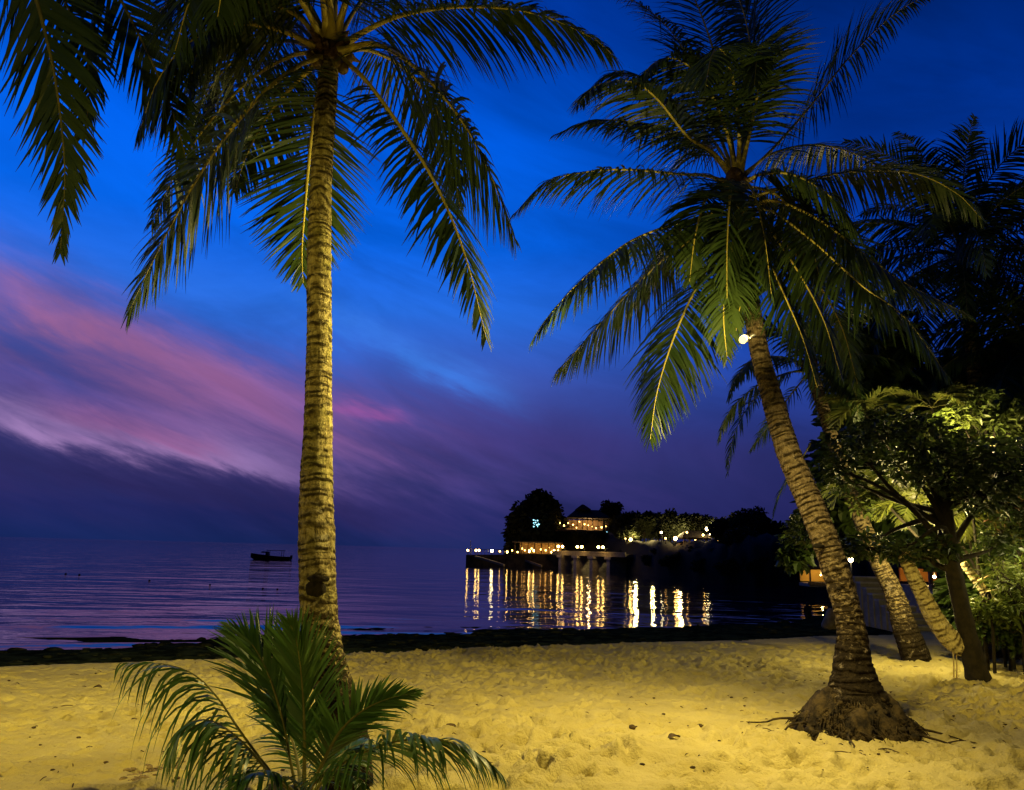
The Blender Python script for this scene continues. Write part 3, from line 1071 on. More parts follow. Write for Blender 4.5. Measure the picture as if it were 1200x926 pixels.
    for k, px in enumerate((611.5, 615, 620, 623, 626, 634, 639.5, 643, 647.5, 649.5, 654)):
        py = (643, 645, 646, 643, 645.5, 644, 645, 642, 647, 645.5, 645)[k]
        q = P(px, py, 141.0 - 0.035 * (px - 630))
        hanging_lamp((q[0], q[1], q[2]), (0.17, 0.12, 0.22, 0.15, 0.2, 0.15, 0.15, 0.12, 0.28, 0.2, 0.13)[k], zf + 1.9 - q[2], 'warm round lamp hanging under the flat pavilion roof', 'lamps hanging in the pavilion', 'glow' if k in (2, 4, 8, 9) else 'glow_soft', 'pavilion_lamp')
    # two tier thatched restaurant on the rise
    Y = 151.0
    c = P(683, 621, Y)
    t = thing('restaurant', 'two tier thatched restaurant with a lamp lit open terrace', 'restaurant', c)
    mb = MB()
    a, b = P(650, 621, Y), P(713, 622, Y)
    ang2 = math.atan2(b[1] - a[1], b[0] - a[0])
    W2 = np.linalg.norm((b - a)[:2])
    mc = (a + b) / 2
    mb.box((mc[0], mc[1] + 2, mc[2] - 0.15), (W2, 8, 0.3), ang2)
    mb.build('terrace', M['wood'], t, False)
    mb = MB()
    mb.box((mc[0], mc[1] + 5.0, mc[2] + 1.05), (W2 * 0.9, 0.2, 2.1), ang2)
    mb.build('back_wall', M['wall_warm'], t, False)
    rc = P(688, 607, Y + 2)
    mb = MB()
    hip_roof(mb, (rc[0], rc[1], rc[2]), 48 / FPX * Y, 8.5, 1.55, 2.2, 0.0)
    r_ = mb.build('roof', M['thatch'], t, False)
    mb = MB()
    uc = P(683, 597, Y + 2)
    hip_roof(mb, (uc[0], uc[1], uc[2]), 17 / FPX * Y, 3.2, 0.95, 0.2, 0.0)
    mb.box((uc[0], uc[1], uc[2] - 0.55), (1.7, 1.7, 0.7))
    mb.build('upper_roof', M['thatch'], r_, False)
    for k in range(11):
        q = a + (b - a) * (0.02 + 0.96 * k / 10)
        mb = MB()
        zt_ = P(600, 607.5, Y)[2] if 2 <= k else q[2] + 1.0
        hgt = (rc[2] - 0.1 - q[2]) if k >= 2 else 1.1
        mb.box((q[0], q[1] - 1.6, q[2] + hgt / 2), (0.14, 0.14, hgt), ang2)
        mb.build('post', M['wood'], t, False)
    mb = MB()
    mb.box((mc[0], mc[1] - 1.75, mc[2] + 0.75), (W2, 0.08, 0.08), ang2)
    mb.box((mc[0], mc[1] - 1.75, mc[2] + 0.4), (W2, 0.05, 0.05), ang2)
    mb.build('railing', M['wood'], t, False)
    for k, (px, py) in enumerate(((652, 617), (656, 613), (661, 616), (666, 613), (671.5, 615), (676, 618.5), (679, 611.5), (685, 614.5), (689, 616), (694, 617), (698.5, 619), (705, 618), (710, 617))):
        q = P(px, py, Y - 0.6)
        hanging_lamp((q[0], q[1], q[2]), 0.10 + 0.06 * ((k * 7) % 3) / 2, max(0.3, rc[2] - q[2] - 0.1), 'orange lamp hanging in the restaurant terrace opening', 'lamps hanging in the restaurant', 'glow_soft', 'restaurant_lamp')
    point('restaurant_light', tuple(P(690, 614, Y + 1.5)), 500, (1, 0.6, 0.25), 0.3)
    # gazebo on the landward side
    Y = 105.0
    c = P(815, 637, Y)
    t = thing('gazebo', 'low hip roofed gazebo with bright lamps among the landward trees', 'gazebo', c)
    Wg = 34 / FPX * Y
    mb = MB()
    hip_roof(mb, (c[0], c[1] + 1.5, c[2] + 0.75), Wg, 5, 1.0, 0.9, 0.0)
    mb.build('roof', M['thatch'], t, False)
    mb = MB()
    mb.box((c[0] + 0.8, c[1] + 1.5, c[2] - 0.1), (Wg + 2.2, 5, 0.2))
    mb.build('floor', M['wood'], t, False)
    for k in range(5):
        mb = MB()
        mb.box((c[0] + (k / 4 - 0.5) * (Wg - 0.5), c[1] - 0.8, c[2] + 0.3), (0.12, 0.12, 0.6))
        mb.build('post', M['wood'], t, False)
    for px, py, r, mt, lab in ((829, 622, 0.27, 'glow_white', 'bright white lamp above the gazebo roof among brown lit leaves'), (805, 625, 0.13, 'glow_soft', 'small orange lamp at the seaward side of the gazebo roof'), (791.5, 633, 0.24, 'glow', 'bright globe lamp on the lawn seaward of the gazebo'),
                               (824, 628, 0.12, 'glow', 'small lamp at the landward eave of the gazebo'), (833, 628, 0.18, 'glow_white', 'first white lamp of the bright row beside the gazebo'), (838, 628, 0.20, 'glow_white', 'middle white lamp of the bright row beside the gazebo'), (843, 628.5, 0.16, 'glow_white', 'last white lamp of the bright row beside the gazebo'),
                               (815, 634, 0.10, 'glow_soft', 'dim lamp under the gazebo roof'), (841, 634, 0.10, 'glow_soft', 'dim lamp low on the landward side of the gazebo'),
                               (739, 634, 0.25, 'glow', 'bright orange lamp in the garden behind the pier'), (775, 625, 0.12, 'glow_white', 'small white lamp high in the garden between pier and gazebo'), (780, 632, 0.12, 'glow_soft', 'small lamp low in the garden seaward of the gazebo'), (733, 632, 0.10, 'glow_soft', 'small lamp beside the bright orange garden lamp'),
                               (711, 625, 0.16, 'glow_cyan', 'small pale blue lamp below the landward end of the restaurant')):
        YY = Y - 1.0 if px > 770 else 128
        if px == 711:
            YY = 148
        q = P(px, py, YY)
        _, hh = hland(px)
        lamp_on_post((q[0], q[1], min(hh, q[2] - 0.6)), q[2] - min(hh, q[2] - 0.6), (0,), lab, 'garden lamps on the headland', mt, r, 'garden_lamp')
    point('gazebo_light', tuple(P(838, 618, Y + 3)), 1000, (1, 0.78, 0.36), 0.3)
    point('gazebo_light_seaward', tuple(P(796, 624, Y + 3)), 700, (1, 0.74, 0.3), 0.3)
    point('garden_light', tuple(P(745, 628, 127)), 1500, (1, 0.74, 0.26), 0.3)
    point('garden_light_far', tuple(P(765, 626, 118)), 800, (1, 0.74, 0.26), 0.3)
    # blue lit screen of lights in the big tree
    t = thing('fairy_lights', 'cluster of cyan fairy lights in the huge domed tree', 'lights', P(628, 613, 143))
    r = np.random.default_rng(5)
    mb = MB()
    for k in range(16):
        q = P(628 + r.normal() * 2.6, 613 + r.normal() * 2.6, 143 + r.normal() * 0.2)
        mb.ball(q, r.uniform(0.06, 0.13), 6)
    mb.build('bulbs', M['glow_cyan'], t)
    mb = MB()
    pts = [P(620, 606, 145), P(626, 610, 143), P(631, 616, 143), P(634, 620, 145)]
    mb.tube(catmull(pts, 10), 0.03, 4)
    mb.build('cable', M['dark_metal'], t)


headland_buildings()


# ------------------------------------------------------------------ palms
def palm_trunk(mb, pts, rad, spacing, rng, n_ang=40, bump=0.035, rough=0.03, step=0.012, flare_noise=0.0):
    C = catmull(pts, 400)
    L = np.linalg.norm(np.diff(C, axis=0), axis=1).sum()
    n = int(L / step)
    C = catmull(pts, n)
    u = np.linspace(0, 1, n)
    al = u * L
    rr = np.interp(u, np.linspace(0, 1, len(rad)), rad)
    k = np.ones(61) / 61
    rr = np.convolve(np.pad(rr, 30, mode='edge'), k, 'valid')
    T, S, N = frames(C)
    ring = np.cumsum(np.r_[0, np.diff(al)] / (np.interp(u, [0, 1], spacing) * (1 + 0.9 * vnoise(al * 4.3 + 11, al * 0 + 2.5, 75))))
    a = np.linspace(0, 2 * math.pi, n_ang, endpoint=False)
    A, AL = np.meshgrid(a, al)
    RG = ring[:, None] + 0.22 * np.sin(A + 1.3 * np.floor(ring)[:, None] * 2.1) + 0.5 * vnoise(np.cos(A) * 1.6 + AL * 2 + 20, np.sin(A) * 1.6 + AL * 3 + 20, 71)
    ph = RG - np.floor(RG)
    saw = np.where(ph < 0.8, ph / 0.8, (1 - ph) / 0.2)
    ro = rr[:, None] * (1 + bump * (saw - 0.5) + rough * 2 * vnoise(np.cos(A) * 3 + AL * 7 + 50, np.sin(A) * 3 + AL * 5 + 50, 72) + 0.05 * vnoise(np.cos(A) * 1.2 + AL * 1.2 + 9, np.sin(A) * 1.2 + AL + 9, 73))
    if flare_noise:
        ro *= 1 + flare_noise * np.exp(-AL / 0.5) * 2 * vnoise(np.cos(A) * 4 + 30, np.sin(A) * 4 + AL * 2 + 30, 74)
    V = C[:, None, :] + ro[:, :, None] * (np.cos(A)[:, :, None] * S[:, None, :] + np.sin(A)[:, :, None] * N[:, None, :])
    f = []
    for i in range(n - 1):
        for j in range(n_ang):
            q = (j + 1) % n_ang
            f.append([i * n_ang + j, i * n_ang + q, (i + 1) * n_ang + q, (i + 1) * n_ang + j])
    f.append(list(range(n_ang))[::-1])
    f.append([(n - 1) * n_ang + j for j in range(n_ang)])
    mb.add(V.reshape(-1, 3), f, 0, ring=RG.ravel() * 1.0, along=AL.ravel())
    return C


def rad_px(w, p):
    return 0.5 * w / FPX * float(np.dot(p - EYE, _F))


def frond(mb, pts, rng, leaf=0.75, n=78, pet=0.16, droop=0.9, vee=0.2, w=0.030, r0=0.032, twist=0.0, alpha=(70, 28), gone=0.06, spread=1.0, segs=4):
    C = catmull(pts, 90)
    T, S, N = frames(C)
    u = np.linspace(0, 1, 90)
    if twist:
        th = twist * np.clip((u - pet * 0.5) / 0.4, 0, 1)
        S2 = S * np.cos(th)[:, None] + N * np.sin(th)[:, None]
        N = -S * np.sin(th)[:, None] + N * np.cos(th)[:, None]
        S = S2
    # rachis: broad clasping base, thin tip
    rr = r0 * (0.10 + 0.90 * (1 - u) ** 1.1) * (1 + 1.1 * np.exp(-u / 0.035))
    k = 7
    a = np.linspace(0, 2 * math.pi, k, endpoint=False)
    flat = 0.75 - 0.25 * np.exp(-u / 0.1)
    V = C[:, None, :] + rr[:, None, None] * (np.cos(a)[None, :, None] * S[:, None, :] + (np.sin(a)[None, :, None] * flat[:, None, None]) * N[:, None, :])
    f = [[i * k + j, i * k + (j + 1) % k, (i + 1) * k + (j + 1) % k, (i + 1) * k + j] for i in range(89) for j in range(k)]
    mb.add(V.reshape(-1, 3), f, 1)
    ph0 = rng.uniform(0, 6)
    vs, fs, cnt = [], [], 0
    down = np.array([0, 0, -1.0])
    for i in range(n):
        q = i / (n - 1)
        ui = pet + (1 - pet) * q
        for sg in (1, -1):
            if rng.random() < gone:
                continue
            uu = min(0.999, ui + rng.uniform(-0.004, 0.004))
            fi = uu * 89
            i0 = int(fi)
            fr = fi - i0
            i1 = min(i0 + 1, 89)
            p = C[i0] * (1 - fr) + C[i1] * fr
            t, s, nn = T[i0], S[i0], N[i0]
            al = R(alpha[0] + (alpha[1] - alpha[0]) * q + rng.normal() * 4 + 3.5 * math.sin(i * 0.55 + sg + ph0))
            be = vee * (1 - 0.5 * q) + rng.normal() * 0.10
            d = t * math.cos(al) + sg * s * math.sin(al) * math.cos(be) * spread + nn * math.sin(al) * math.sin(be)
            d = nrm(d)
            ln = leaf * (0.50 + 0.5 * math.sin(math.pi * min(1, (q * 0.95 + 0.10)) ** 0.75)) * (1 - 0.62 * q ** 5) * rng.uniform(0.88, 1.08)
            ww = w * (0.75 + 0.4 * math.sin(math.pi * q)) * rng.uniform(0.85, 1.1)
            wd = nrm(t - d * np.dot(t, d) + rng.normal(size=3) * 0.14)
            dr = droop * rng.uniform(0.6, 1.35) * (1 if rng.random() > .05 else 2.2)
            if rng.random() < .06:
                ln *= rng.uniform(.45, .8)
            st = ln / segs
            pos = p.copy()
            prof = (0.55, 1.0, 0.85, 0.5, 0.06) if segs == 4 else np.interp(np.linspace(0, 1, segs + 1), [0, 0.2, 0.5, 0.8, 1], [0.5, 1, 0.85, 0.45, 0.05])
            base = cnt
            for e in range(segs + 1):
                hw = ww * prof[e] * 0.5
                wv = nrm(wd - d * np.dot(wd, d))
                vs.append(pos + wv * hw)
                vs.append(pos - wv * hw)
                if e < segs:
                    fs.append([base + 2 * e, base + 2 * e + 1, base + 2 * e + 3, base + 2 * e + 2])
                pos = pos + d * st
                d = nrm(d + down * dr * (0.25 + 0.75 * (e + 1) / segs) / segs * 1.9)
            cnt += 2 * (segs + 1)
    mb.add(np.array(vs), fs, 0)


def px_path(path, Yc):
    return [P(a, b, Yc + c) for a, b, c in path]


def arc_frond(base, az, el0, length, curl, n=7):
    """rachis leaving base at azimuth az and elevation el0, bending down by curl radians"""
    pts = [np.array(base, float)]
    for i in range(n):
        e = el0 - curl * ((i + 0.3) / n) ** 1.25
        pts.append(pts[-1] + length / n * np.array([math.cos(e) * math.sin(az), math.cos(e) * math.cos(az), math.sin(e)]))
    return pts


def crown_boots(mb, c, r, h, rng, n=22):
    """fibrous old leaf bases round the growing point"""
    mb.ball(c + np.array([0, 0, h * 0.25]), r, 14, 0, (1, 1, h / r * 0.75), 0.10)
    for k in range(n):
        a = rng.uniform(0, 6.28)
        z = rng.uniform(-0.25, 0.45) * h
        q = c + np.array([math.cos(a) * r * 0.75, math.sin(a) * r * 0.75, z])
        o = np.array([math.cos(a), math.sin(a), 0])
        ln = rng.uniform(0.10, 0.24)
        mb.tube([q, q + o * ln * 0.45 + np.array([0, 0, ln * 0.35]), q + o * ln * 0.8 + np.array([0, 0, ln * 0.5 - rng.uniform(0, .1)])], [0.05, 0.035, 0.008], 5)
    for k in range(n * 2):
        a = rng.uniform(0, 6.28)
        q = c + np.array([math.cos(a) * r * 0.85, math.sin(a) * r * 0.85, rng.uniform(-0.2, 0.3) * h])
        o = np.array([math.cos(a) * 0.5, math.sin(a) * 0.5, -1]) + rng.normal(size=3) * 0.5
        mb.tube([q, q + o * rng.uniform(0.06, 0.18)], [0.006, 0.003], 3)


def main_palm():
    rng = np.random.default_rng(11)
    tp = [(414, 893, 6.12, 56), (406, 860, 6.14, 52), (395, 822, 6.2, 46), (384, 780, 6.27, 42), (377, 740, 6.34, 42), (373, 700, 6.4, 43.5), (371, 640, 6.48, 42), (371, 560, 6.58, 37.5),
          (373, 480, 6.66, 31), (374, 400, 6.72, 29.5), (374, 300, 6.8, 28), (377, 200, 6.9, 25), (383, 110, 6.98, 23), (386, 66, 7.0, 24)]
    pts = [P(a, b, c) for a, b, c, _ in tp]
    b = pts[0]
    z0 = ground_base(np.array([b[0]]), np.array([b[1]]))[0][0]
    pts[0] = np.array([b[0], b[1], z0 - 0.12])
    # resample so that widths follow arc length
    seg = np.r_[0, np.cumsum([np.linalg.norm(pts[i + 1] - pts[i]) for i in range(len(pts) - 1)])]
    w_ = [rad_px(t[3], p) for t, p in zip(tp, pts)]
    rad = np.interp(np.linspace(0, seg[-1], 60), seg, w_)
    root = thing('coconut_palm', 'tall straight coconut palm with ringed yellow lit trunk behind the young palm', 'palm tree', (b[0], b[1], z0))
    mb = MB()
    palm_trunk(mb, pts, rad, (0.115, 0.070), rng, 48, 0.05, 0.035)
    mb.build('trunk', M['bark'], root)
    # old wound on the trunk
    mb = MB()
    h = P(370, 690, 6.4)
    h = h + nrm(EYE - h) * rad_px(43, h) * 0.93
    mb.ball(h, 0.085, 14, 0, (1.0, 0.35, 0.8), 0.12)
    mb.ball(h + np.array([0.02, -0.01, 0.075]), 0.07, 12, 0, (1.25, 0.5, 0.4), 0.15)
    mb.build('bark_scar', simple('bark_scar', (0.025, 0.018, 0.010), (0.008, 0.006, 0.004), 0.95, 20, 0.8, 50), root)
    c = P(387, 62, 7.0)
    mb = MB()
    crown_boots(mb, c, 0.17, 0.34, rng)
    mb.build('leaf_sheaths', M['fibre'], root)
    for k, (px, py, dy, r) in enumerate(((402, 80, -0.12, 0.055), (396, 73, -0.16, 0.05), (372, 74, -0.12, 0.05), (365, 66, -0.05, 0.055), (408, 70, 0.02, 0.05))):
        mb = MB()
        mb.ball(P(px, py, 7.0 + dy), r, 12, 0, (1, 1, 1.2), 0.05)
        mb.build('coconut', M['coconut'], root)
    Yc = 7.0
    F = [  # rachis in photo pixels with depth offset; leaf, n, droop, vee, twist
        ([(398, 56, -.05), (425, 38, -.25), (470, 18, -.5), (540, 8, -.8), (620, 14, -1.0), (690, 42, -1.1), (722, 68, -1.1)], .66, 92, .75, -.4, 0.0),
        ([(400, 60, -.10), (440, 52, -.3), (490, 82, -.6), (540, 140, -.8), (575, 205, -.9), (603, 280, -.95)], .80, 96, .6, -.35, 0.6),
        ([(400, 68, -.05), (430, 96, -.15), (475, 158, -.2), (515, 225, -.25), (545, 300, -.3), (570, 398, -.3)], .60, 92, .6, -.3, -0.4),
        ([(384, 80, .15), (374, 110, .55), (364, 170, .85), (358, 235, .95), (354, 290, .98), (355, 332, 1.0)], .68, 88, .2, .05, 0.0),
        ([(372, 68, -.1), (345, 80, -.4), (300, 118, -.7), (250, 180, -.9), (205, 255, -1.0), (165, 335, -1.0), (150, 368, -1.0)], .74, 98, .5, -.2, -0.9),
        ([(374, 62, -.1), (340, 66, .3), (290, 96, .8), (240, 150, 1.1), (205, 205, 1.2), (178, 262, 1.2)], .74, 90, .7, -.4, 0.3),
        ([(372, 56, -.05), (325, 34, -.3), (270, 28, -.6), (220, 52, -.8), (185, 95, -.9), (165, 150, -.9)], .84, 92, .8, -.4, 0.0),
        ([(374, 50, .05), (345, 10, .3), (300, -20, .6), (240, -25, .9), (190, 10, 1.1), (160, 70, 1.2)], .84, 92, .8, -.4, 0.3),
        ([(378, 48, -.1), (352, 0, -.5), (318, -40, -.9), (270, -50, -1.3), (228, -10, -1.6), (205, 60, -1.7)], .84, 92, .8, -.4, 0.0),
        ([(384, 45, -.12), (376, -10, -.6), (352, -60, -1.2), (310, -80, -1.7), (270, -50, -2.0), (255, 20, -2.1)], .80, 92, .8, -.4, 0.4),
        ([(372, 60, .05), (335, 48, .4), (285, 62, .9), (245, 105, 1.2), (222, 160, 1.3)], .74, 80, .8, -.4, 0.2),
        ([(374, 54, .1), (342, 26, .6), (290, 12, 1.1), (235, 30, 1.5), (195, 80, 1.7)], .80, 84, .8, -.4, 0.4),
        ([(376, 52, -.1), (348, 18, -.2), (305, 2, -.3), (262, 14, -.4), (232, 60, -.5), (222, 110, -.5)], .76, 84, .8, -.4, 0.2),
        ([(382, 46, -.05), (362, 6, -.2), (330, -30, -.4), (292, -44, -.6), (258, -30, -.7), (232, 10, -.8)], .80, 84, .8, -.4, 0.2),
        ([(390, 45, .0), (394, -20, .2), (405, -90, .6), (430, -150, 1.1), (470, -170, 1.6), (520, -130, 2.0)], .80, 80, .9, .2, 0.0),
        ([(395, 48, -.05), (420, 6, .1), (455, -35, .3), (505, -50, .5), (560, -30, .6), (600, 20, .65)], .74, 80, .8, -.3, 0.0),
        ([(393, 46, -.1), (408, -5, -.5), (430, -50, -1.0), (470, -70, -1.5), (520, -50, -1.9), (560, -5, -2.1)], .70, 76, .8, -.3, 0.0),
        ([(388, 44, -.15), (386, -20, -.6), (388, -90, -1.2), (392, -140, -2.0), (396, -150, -2.8), (398, -130, -3.4)], .70, 70, .8, .2, 0.0),
        ([(388, 44, .1), (380, -40, .5), (372, -120, 1.1), (360, -180, 1.9), (340, -180, 2.6)], .70, 60, .8, .2, 0.0),
        ([(400, 60, .1), (436, 60, .5), (478, 84, .9), (512, 130, 1.2), (530, 190, 1.3), (540, 250, 1.3)], .58, 80, .7, -.4, 0.2),
        ([(376, 70, .1), (352, 92, .45), (318, 130, .8), (290, 180, 1.0), (275, 225, 1.1)], .60, 70, .8, -.4, 0.0),
    ]
    for path, lf, n, dr, ve, tw in F:
        mb = MB()
        frond(mb, px_path(path, Yc), rng, lf * 1.28, int(n * 1.32), 0.15, dr, ve, 0.029, 0.036, tw, (76, 28))
        mb.build('frond', [M['leaf'], M['rachis']], root)


main_palm()


def side_palm():
    """palm standing beyond the frame whose fronds hang into it"""
    rng = np.random.default_rng(12)
    base = np.array([-6.1, 4.6, 0.0])
    z0 = ground_base(base[:1], base[1:2])[0][0]
    root = thing('coconut_palm', 'coconut palm whose two broad fronds hang over the far left sky', 'palm tree', (base[0], base[1], z0))
    top = P(-170, -190, 5.2)
    mb = MB()
    pts = [np.array([base[0], base[1], z0 - 0.1]), np.array([base[0] - .1, base[1], z0 + 0.6]), base * 0.5 + top * 0.5 + np.array([-.25, 0, .2]), top - np.array([0, 0, .1])]
    palm_trunk(mb, pts, [0.30, 0.21, 0.18, 0.16, 0.14, 0.13], (0.11, 0.07), rng, 24, 0.05, 0.035, 0.03)
    mb.build('trunk', M['bark'], root)
    mb = MB()
    crown_boots(mb, top, 0.17, 0.34, rng, 14)
    mb.build('leaf_sheaths', M['fibre'], root)
    for path, lf, n, dr, ve, tw, al in (
            ([(-165, -205, 0), (-100, -200, -.05), (-20, -130, 0), (32, -30, .1), (58, 60, .15), (70, 130, .2), (76, 205, .2), (71, 292, .2)], .74, 110, .25, .0, 1.5, (58, 18)),
            ([(-165, -210, .1), (-60, -235, .3), (60, -150, .7), (120, -40, .9), (165, 45, 1.0), (198, 120, 1.05), (216, 178, 1.05), (226, 232, 1.05)], .74, 110, .4, -.2, 1.0, (60, 20)),
            ([(-165, -205, .2), (-80, -180, .6), (20, -90, 1.0), (70, -10, 1.3), (100, 60, 1.4), (104, 120, 1.45), (96, 160, 1.45)], .74, 96, .6, -.3, 0.8, (65, 25)),
            ([(-175, -205, 0), (-260, -200, -.3), (-330, -100, -.5), (-370, 60, -.6)], .7, 70, 1.0, .1, 0, (65, 25)),
            ([(-175, -205, 0), (-230, -300, .5), (-300, -330, 1.2), (-360, -250, 1.8)], .7, 70, 1.0, .1, 0, (65, 25)),
            ([(-170, -215, 0), (-150, -330, .6), (-100, -400, 1.4), (-40, -390, 2.2)], .7, 70, 1.0, .1, 0, (65, 25))):
        mb = MB()
        frond(mb, px_path(path, 5.2), rng, lf, n, 0.2, dr, ve, 0.034, 0.032, tw, al)
        mb.build('frond', [M['leaf'], M['rachis_dark']], root)


side_palm()


def leaning_palm():
    rng = np.random.default_rng(13)
    g0 = G(1004, 856)
    Yb = g0[1]
    tp = [(1006, 850, 0, 92), (1004, 826, 0, 72), (1002, 806, .02, 52), (999, 775, .05, 36), (998, 740, .1, 32), (989, 700, .18, 30), (975, 655, .28, 31), (954, 600, .4, 31), (939, 565, .5, 29), (924, 530, .6, 27.5), (906, 470, .75, 25),
          (893, 425, .9, 21), (884, 380, 1.0, 20), (874, 320, 1.1, 20), (867, 270, 1.2, 20), (862, 228, 1.25, 21)]
    pts = [P(a, b, Yb + c) for a, b, c, _ in tp]
    seg = np.r_[0, np.cumsum([np.linalg.norm(pts[i + 1] - pts[i]) for i in range(len(pts) - 1)])]
    rad = np.interp(np.linspace(0, seg[-1], 60), seg, [rad_px(t[3], p) for t, p in zip(tp, pts)])
    root = thing('coconut_palm', 'leaning coconut palm with a floodlight high on its trunk and a root mound', 'palm tree', g0)
    mb = MB()
    palm_trunk(mb, pts, rad, (0.10, 0.065), rng, 48, 0.07, 0.035, 0.012, 0.25)
    mb.build('trunk', M['bark_grey'], root)
    scar_mat = simple('bark_scar_dark', (0.02, 0.015, 0.010), (0.008, 0.006, 0.004), 0.95, 20)
    for px, py, w_ in ((962, 612, 11), (959, 640, 11), (916, 498, 12), (984, 690, 7), (998, 718, 8)):
        Y = np.interp(py, [t[1] for t in tp][::-1], [Yb + t[2] for t in tp][::-1])
        h = P(px, py, Y)
        h = h + nrm(EYE - h) * rad_px(np.interp(py, [t[1] for t in tp][::-1], [t[3] for t in tp][::-1]), h) * 0.95
        mb = MB()
        mb.ball(h, rad_px(w_, h), 12, 0, (1.2, 0.35, 0.55), 0.15)
        mb.build('bark_scar', scar_mat, root)
    # mound of exposed roots
    mb = MB()
    n, mring = 64, 26
    V = []
    Rm = rad_px(154, g0) * 1.0
    for i in range(mring + 1):
        q = i / mring
        for j in range(n):
            a = 2 * math.pi * j / n
            w_ = Rm * (1 + 0.18 * float(vnoise(np.array([math.cos(a) * 1.7 + 9]), np.array([math.sin(a) * 1.7 + 9]), 81)[0]))
            rr = (0.10 + 0.90 * q ** 0.9) * w_
            hh = 0.46 * (1 - q) ** 0.8 + 0.07 * math.sin(math.pi * q) - 0.10 * q
            nz = float(vnoise(np.array([rr * math.cos(a) * 9 + 50]), np.array([rr * math.sin(a) * 9 + 50]), 82)[0]) * 0.22 + float(vnoise(np.array([rr * math.cos(a) * 24 + 50]), np.array([rr * math.sin(a) * 24 + 50]), 83)[0]) * 0.12
            V.append((g0[0] + rr * math.cos(a), g0[1] + rr * math.sin(a) * 0.95, g0[2] - 0.02 + hh + nz * (0.4 + q * 0.6)))
    mb.add(V, [[i * n + j, i * n + (j + 1) % n, (i + 1) * n + (j + 1) % n, (i + 1) * n + j] for i in range(mring) for j in range(n)])
    for k in range(1000):
        a = rng.uniform(0, 6.28)
        q0 = rng.uniform(0.12, 0.92)
        r0 = q0 * Rm
        p = np.array([g0[0] + r0 * math.cos(a), g0[1] + r0 * math.sin(a), g0[2] + 0.52 * (1 - q0) ** 0.85 - .08 * q0 + 0.01])
        ln = rng.uniform(0.04, 0.15) * (1.0 if rng.random() < 0.95 else 2.2)
        ta = a + rng.normal() * 1.1
        tang = np.array([math.cos(ta), math.sin(ta), 0])
        if k % 3 == 0:
            mb.ball(p + np.array([0, 0, rng.uniform(-.03, .03)]), rng.uniform(.015, .05), 6, 0, (1.2, 1, .8), .3, random)
        p1 = p + tang * ln * 0.5 + np.array([0, 0, -0.18 * ln + rng.uniform(-.01, .05)])
        p2 = p + tang * ln + np.array([0, 0, -0.62 * ln + rng.uniform(-.01, .04)])
        p2[2] = max(p2[2], g0[2] - 0.06)
        mb.tube([p, p1, p2], [rng.uniform(.006, .013), .007, .003], 4, caps=False)
    for k in range(2600):
        a = rng.uniform(0, 6.28)
        q0 = rng.uniform(0.1, 1.0)
        p = np.array([g0[0] + q0 * Rm * math.cos(a), g0[1] + q0 * Rm * math.sin(a), g0[2] + 0.50 * (1 - q0) ** 0.85 - .08 * q0 + rng.uniform(0, .05)])
        d = rng.normal(size=3) * np.array([1, 1, .5])
        mb.tube([p, p + nrm(d) * rng.uniform(.03, .09)], [.004, .002], 3, caps=False)
    for a0, ln in ((2.9, .62), (3.3, .5), (0.35, .5), (5.4, .6), (5.9, .45), (4.2, .5)):
        p = g0 + np.array([math.cos(a0) * Rm * .8, math.sin(a0) * Rm * .8, 0.08])
        d = np.array([math.cos(a0), math.sin(a0), 0])
        mb.tube(catmull([p, p + d * ln * .4 + np.array([0, 0, -.02]), p + d * ln * .7 + np.array([.06, -.05, -.06]), p + d * ln + np.array([0, 0, -.08])], 10), np.linspace(.016, .005, 10), 5)
    mb.build('root_mound', M['roots'], root)
    c = P(862, 222, Yb + 1.25)
    Yc = Yb + 1.25
    mb = MB()
    crown_boots(mb, c, 0.15, 0.34, rng, 18)
    mb.build('leaf_sheaths', M['fibre'], root)
